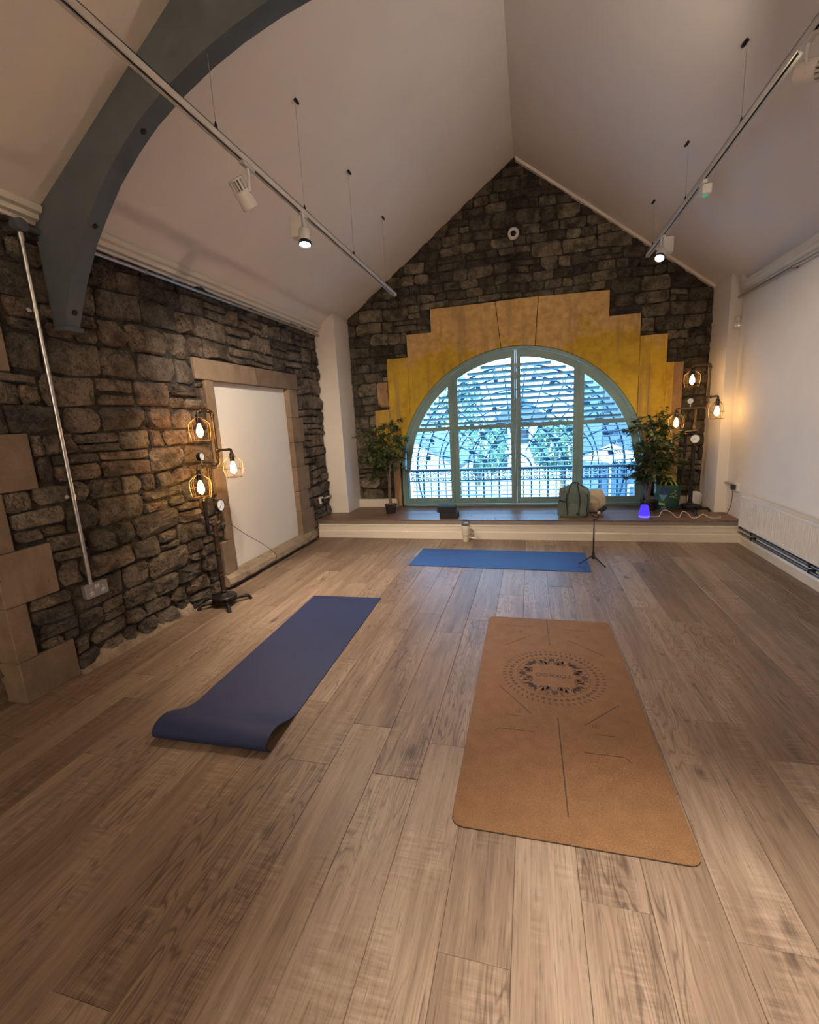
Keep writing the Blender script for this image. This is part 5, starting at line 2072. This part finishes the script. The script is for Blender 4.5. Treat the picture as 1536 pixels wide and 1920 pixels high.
def build_sensors():
    d = empty('dome_camera', (-.197, YB - .02, 3.709))
    tag(d, 'round white dome camera with black lens on the gable stone', 'camera')
    A = frame((0, -1, -.25))
    MB().lathe([(0, -.01), (.066, -.01), (.07, 0), (.066, .022), (.05, .036), (.036, .038), (.034, .034), (0, .034)], 30, A, False).build('housing', M['plastic_white'], d, 40)
    MB().lathe([(.034, .034), (.030, .047), (.018, .056), (0, .059)], 24, A, False).build('lens_dome', M['lead_sensor'], d, 60)
    MB().box(-.045, .045, .0, .05, -.06, .06, .004).build('mounting', M['plastic_white'], d)
    p = empty('motion_sensor', (2.155, 5.91, 2.335))
    tag(p, 'small white motion sensor on the right pier', 'sensor')
    MB().box(-.028, .028, -.034, 0, -.06, .06, .012).build('housing', M['plastic_white'], p, 40)
    MB().lathe([(0, .0), (.018, 0), (.016, .008), (0, .012)], 16, at((0, -.034, -.014), frame((0, -1, 0))), False).build('lens', M['board_white'], p, 50)
    MB().lathe([(0, 0), (.003, 0), (.003, .003), (0, .003)], 8, at((.012, -.034, -.042), frame((0, -1, 0))), False).build('indicator', M['led_white'], p)


build_sensors()


# ------------------------------------------------------------------ radiator and pipes
def build_radiator():
    y0, y1 = 2.9, 5.255
    r = empty('radiator', (XR, y1, .24))
    tag(r, 'long white ribbed panel radiator under the white side wall', 'radiator')
    L = y1 - y0
    H = .31
    xf, xb = -.112, -.03
    rp = M['radiator_paint']
    # ribbed front: vertical pressed channels
    pts = []
    pitch = .0333
    n = int((L - .04) / pitch)
    a0 = -L + (L - n * pitch) / 2
    for i in range(n):
        b = a0 + i * pitch
        pts += [(b, 0), (b + .012, 0), (b + .0155, .013), (b + .0295, .013), (b + .033, 0)]
    ys = [(-L, 0)] + pts + [(0, 0)]
    vs, fs = [], []
    for y, d in ys:
        for z, k in ((.0, 0.0), (.018, 0.0), (.030, 1.0), (H - .034, 1.0), (H - .022, 0.0), (H - .008, 0.0), (H, 0.0)):
            off = .006 if z >= H - 1e-6 else 0
            vs.append((xf + d * k + off, y, z))
    m = 7
    for i in range(len(ys) - 1):
        for k in range(m - 1):
            fs.append((i * m + k, (i + 1) * m + k, (i + 1) * m + k + 1, i * m + k + 1))
    MB().add(vs, fs).build('ribbed_panel', rp, r)
    MB().box(xf + .014, xf + .024, -L, 0, .01, H - .01).build('water_panel', rp, r)
    MB().box(xb - .008, xb, -L, 0, .01, H - .01).build('rear_panel', rp, r)
    g = MB()
    g.box(xf + .004, xf + .016, -L, 0, H - .004, H + .003)
    g.box(xb - .01, xb + .002, -L, 0, H - .004, H + .003)
    for i in range(int(L / .02)):
        g.box(xf + .016, xb - .01, -L + .02 * i + .004, -L + .02 * i + .016, H - .002, H + .002)
    g.build('top_grille', rp, r)
    for y in (-.004, -L):
        MB().box(xf + .001, xb, y, y + .004, .004, H, .001).build('side_panel', rp, r)
    MB().tube(fillet([(-.07, -.05, .012), (-.07, -.05, -.03), (-.075, .06, -.036), (-.04, .09, -.036)], .02), .009, 8).build('valve_pipe', M['iron_black'], r, 50)
    MB().lathe([(.0, 0), (.016, 0), (.016, .035), (.01, .04), (0, .04)], 14, at((-.07, -.05, -.03), Matrix.Identity(4)), False).build('valve', M['aluminium'], r, 40)
    for y in (-.4, -1.5, -2.2):
        MB().box(-.0295, -.002, y - .02, y + .02, .04, .28, .002).build('bracket', rp, r)
    for z, lab in ((.128, 'lower heating pipe along the wall under the radiator'), (.176, 'upper heating pipe along the wall under the radiator')):
        p = empty('heating_pipe', (XR - .034, 5.42, z))
        tag(p, lab, 'pipe', 'heating pipes')
        MB().tube([(0, 0, 0), (0, -8.3, 0)], .0125, 10).build('tube', M['pipe_grey'], p, 50)
        for y in (-.3, -1.3, -2.3):
            MB().box(-.016, .034, y - .01, y + .01, -.016, .016, .003).build('pipe_clip', M['iron_black'], p)


build_radiator()


# ------------------------------------------------------------------ cables on the platform
def build_cables():
    z = ZP + .004
    cable('diffuser_cable', [(1.335, 5.64, z), (1.41, 5.63, z), (1.435, 5.64, z + .005), (1.46, 5.66, z + .05), (1.50, 5.68, z + .07), (1.56, 5.66, z + .045), (1.60, 5.60, z), (1.63, 5.60, z), (1.66, 5.64, z + .04), (1.69, 5.66, z + .055),
                             (1.725, 5.64, z + .035), (1.75, 5.58, z), (1.80, 5.58, z), (1.85, 5.62, z + .02), (1.88, 5.64, z + .026), (1.92, 5.60, z + .004), (1.95, 5.56, z), (2.03, 5.58, z), (2.06, 5.68, z)],
          .0035, 'cable_white', 'thin white cable looping across the platform from the diffuser', 6)
    pts = []
    rnd = random.Random(2)
    for i in range(26):
        a = i * 1.15
        pts.append((1.965 + .055 * cos(a) + .0 * i, 6.15 + .05 * sin(a), z + .004 + .0035 * (i % 7)))
    cable('coiled_flex', [(1.86, 6.12, z)] + pts + [(2.03, 6.08, z + .012), (2.06, 6.04, z + .004)], .004, 'plastic_black', 'tangle of black flex beside the platform lamp', 4)
    a = empty('power_adapter', (1.865, 6.2, ZP))
    tag(a, 'black power adapter lying in the flex by the platform lamp', 'adapter')
    MB().box(-.038, .038, -.026, .026, 0, .045, .006).build('body', M['plastic_black'], a, 40)
    MB().tube([(.038, 0, .02), (.06, 0, .02)], .007, 8).build('strain_relief', M['plastic_black'], a, 50)
    cable('wall_flex', [(2.075, 5.80, z), (2.11, 5.76, z), (2.135, 5.70, z + .03), (2.14, 5.64, z + .12), (2.135, 5.60, z + .22), (2.13, 5.60, z + .32)], .0035, 'cable_brown', 'thin dark flex rising to the socket above the radiator', 6)
    d = empty('cable_reel', (2.0, 6.31, ZP + .092))
    tag(d, 'round white disc leaning on the wall behind the platform lamp', 'disc')
    A = frame((0, -1, .12))
    MB().lathe([(0, -.008), (.088, -.008), (.093, -.003), (.093, .004), (.088, .008), (.07, .009), (0, .007)], 32, A, False).build('disc', M['plastic_white'], d, 40)
    MB().tube([(.097 * cos(2 * pi * k / 28), .097 * sin(2 * pi * k / 28), 0) for k in range(28)], .003, 5, False, A, True).build('rim_cable', M['cable_brown'], d, 60)


build_cables()
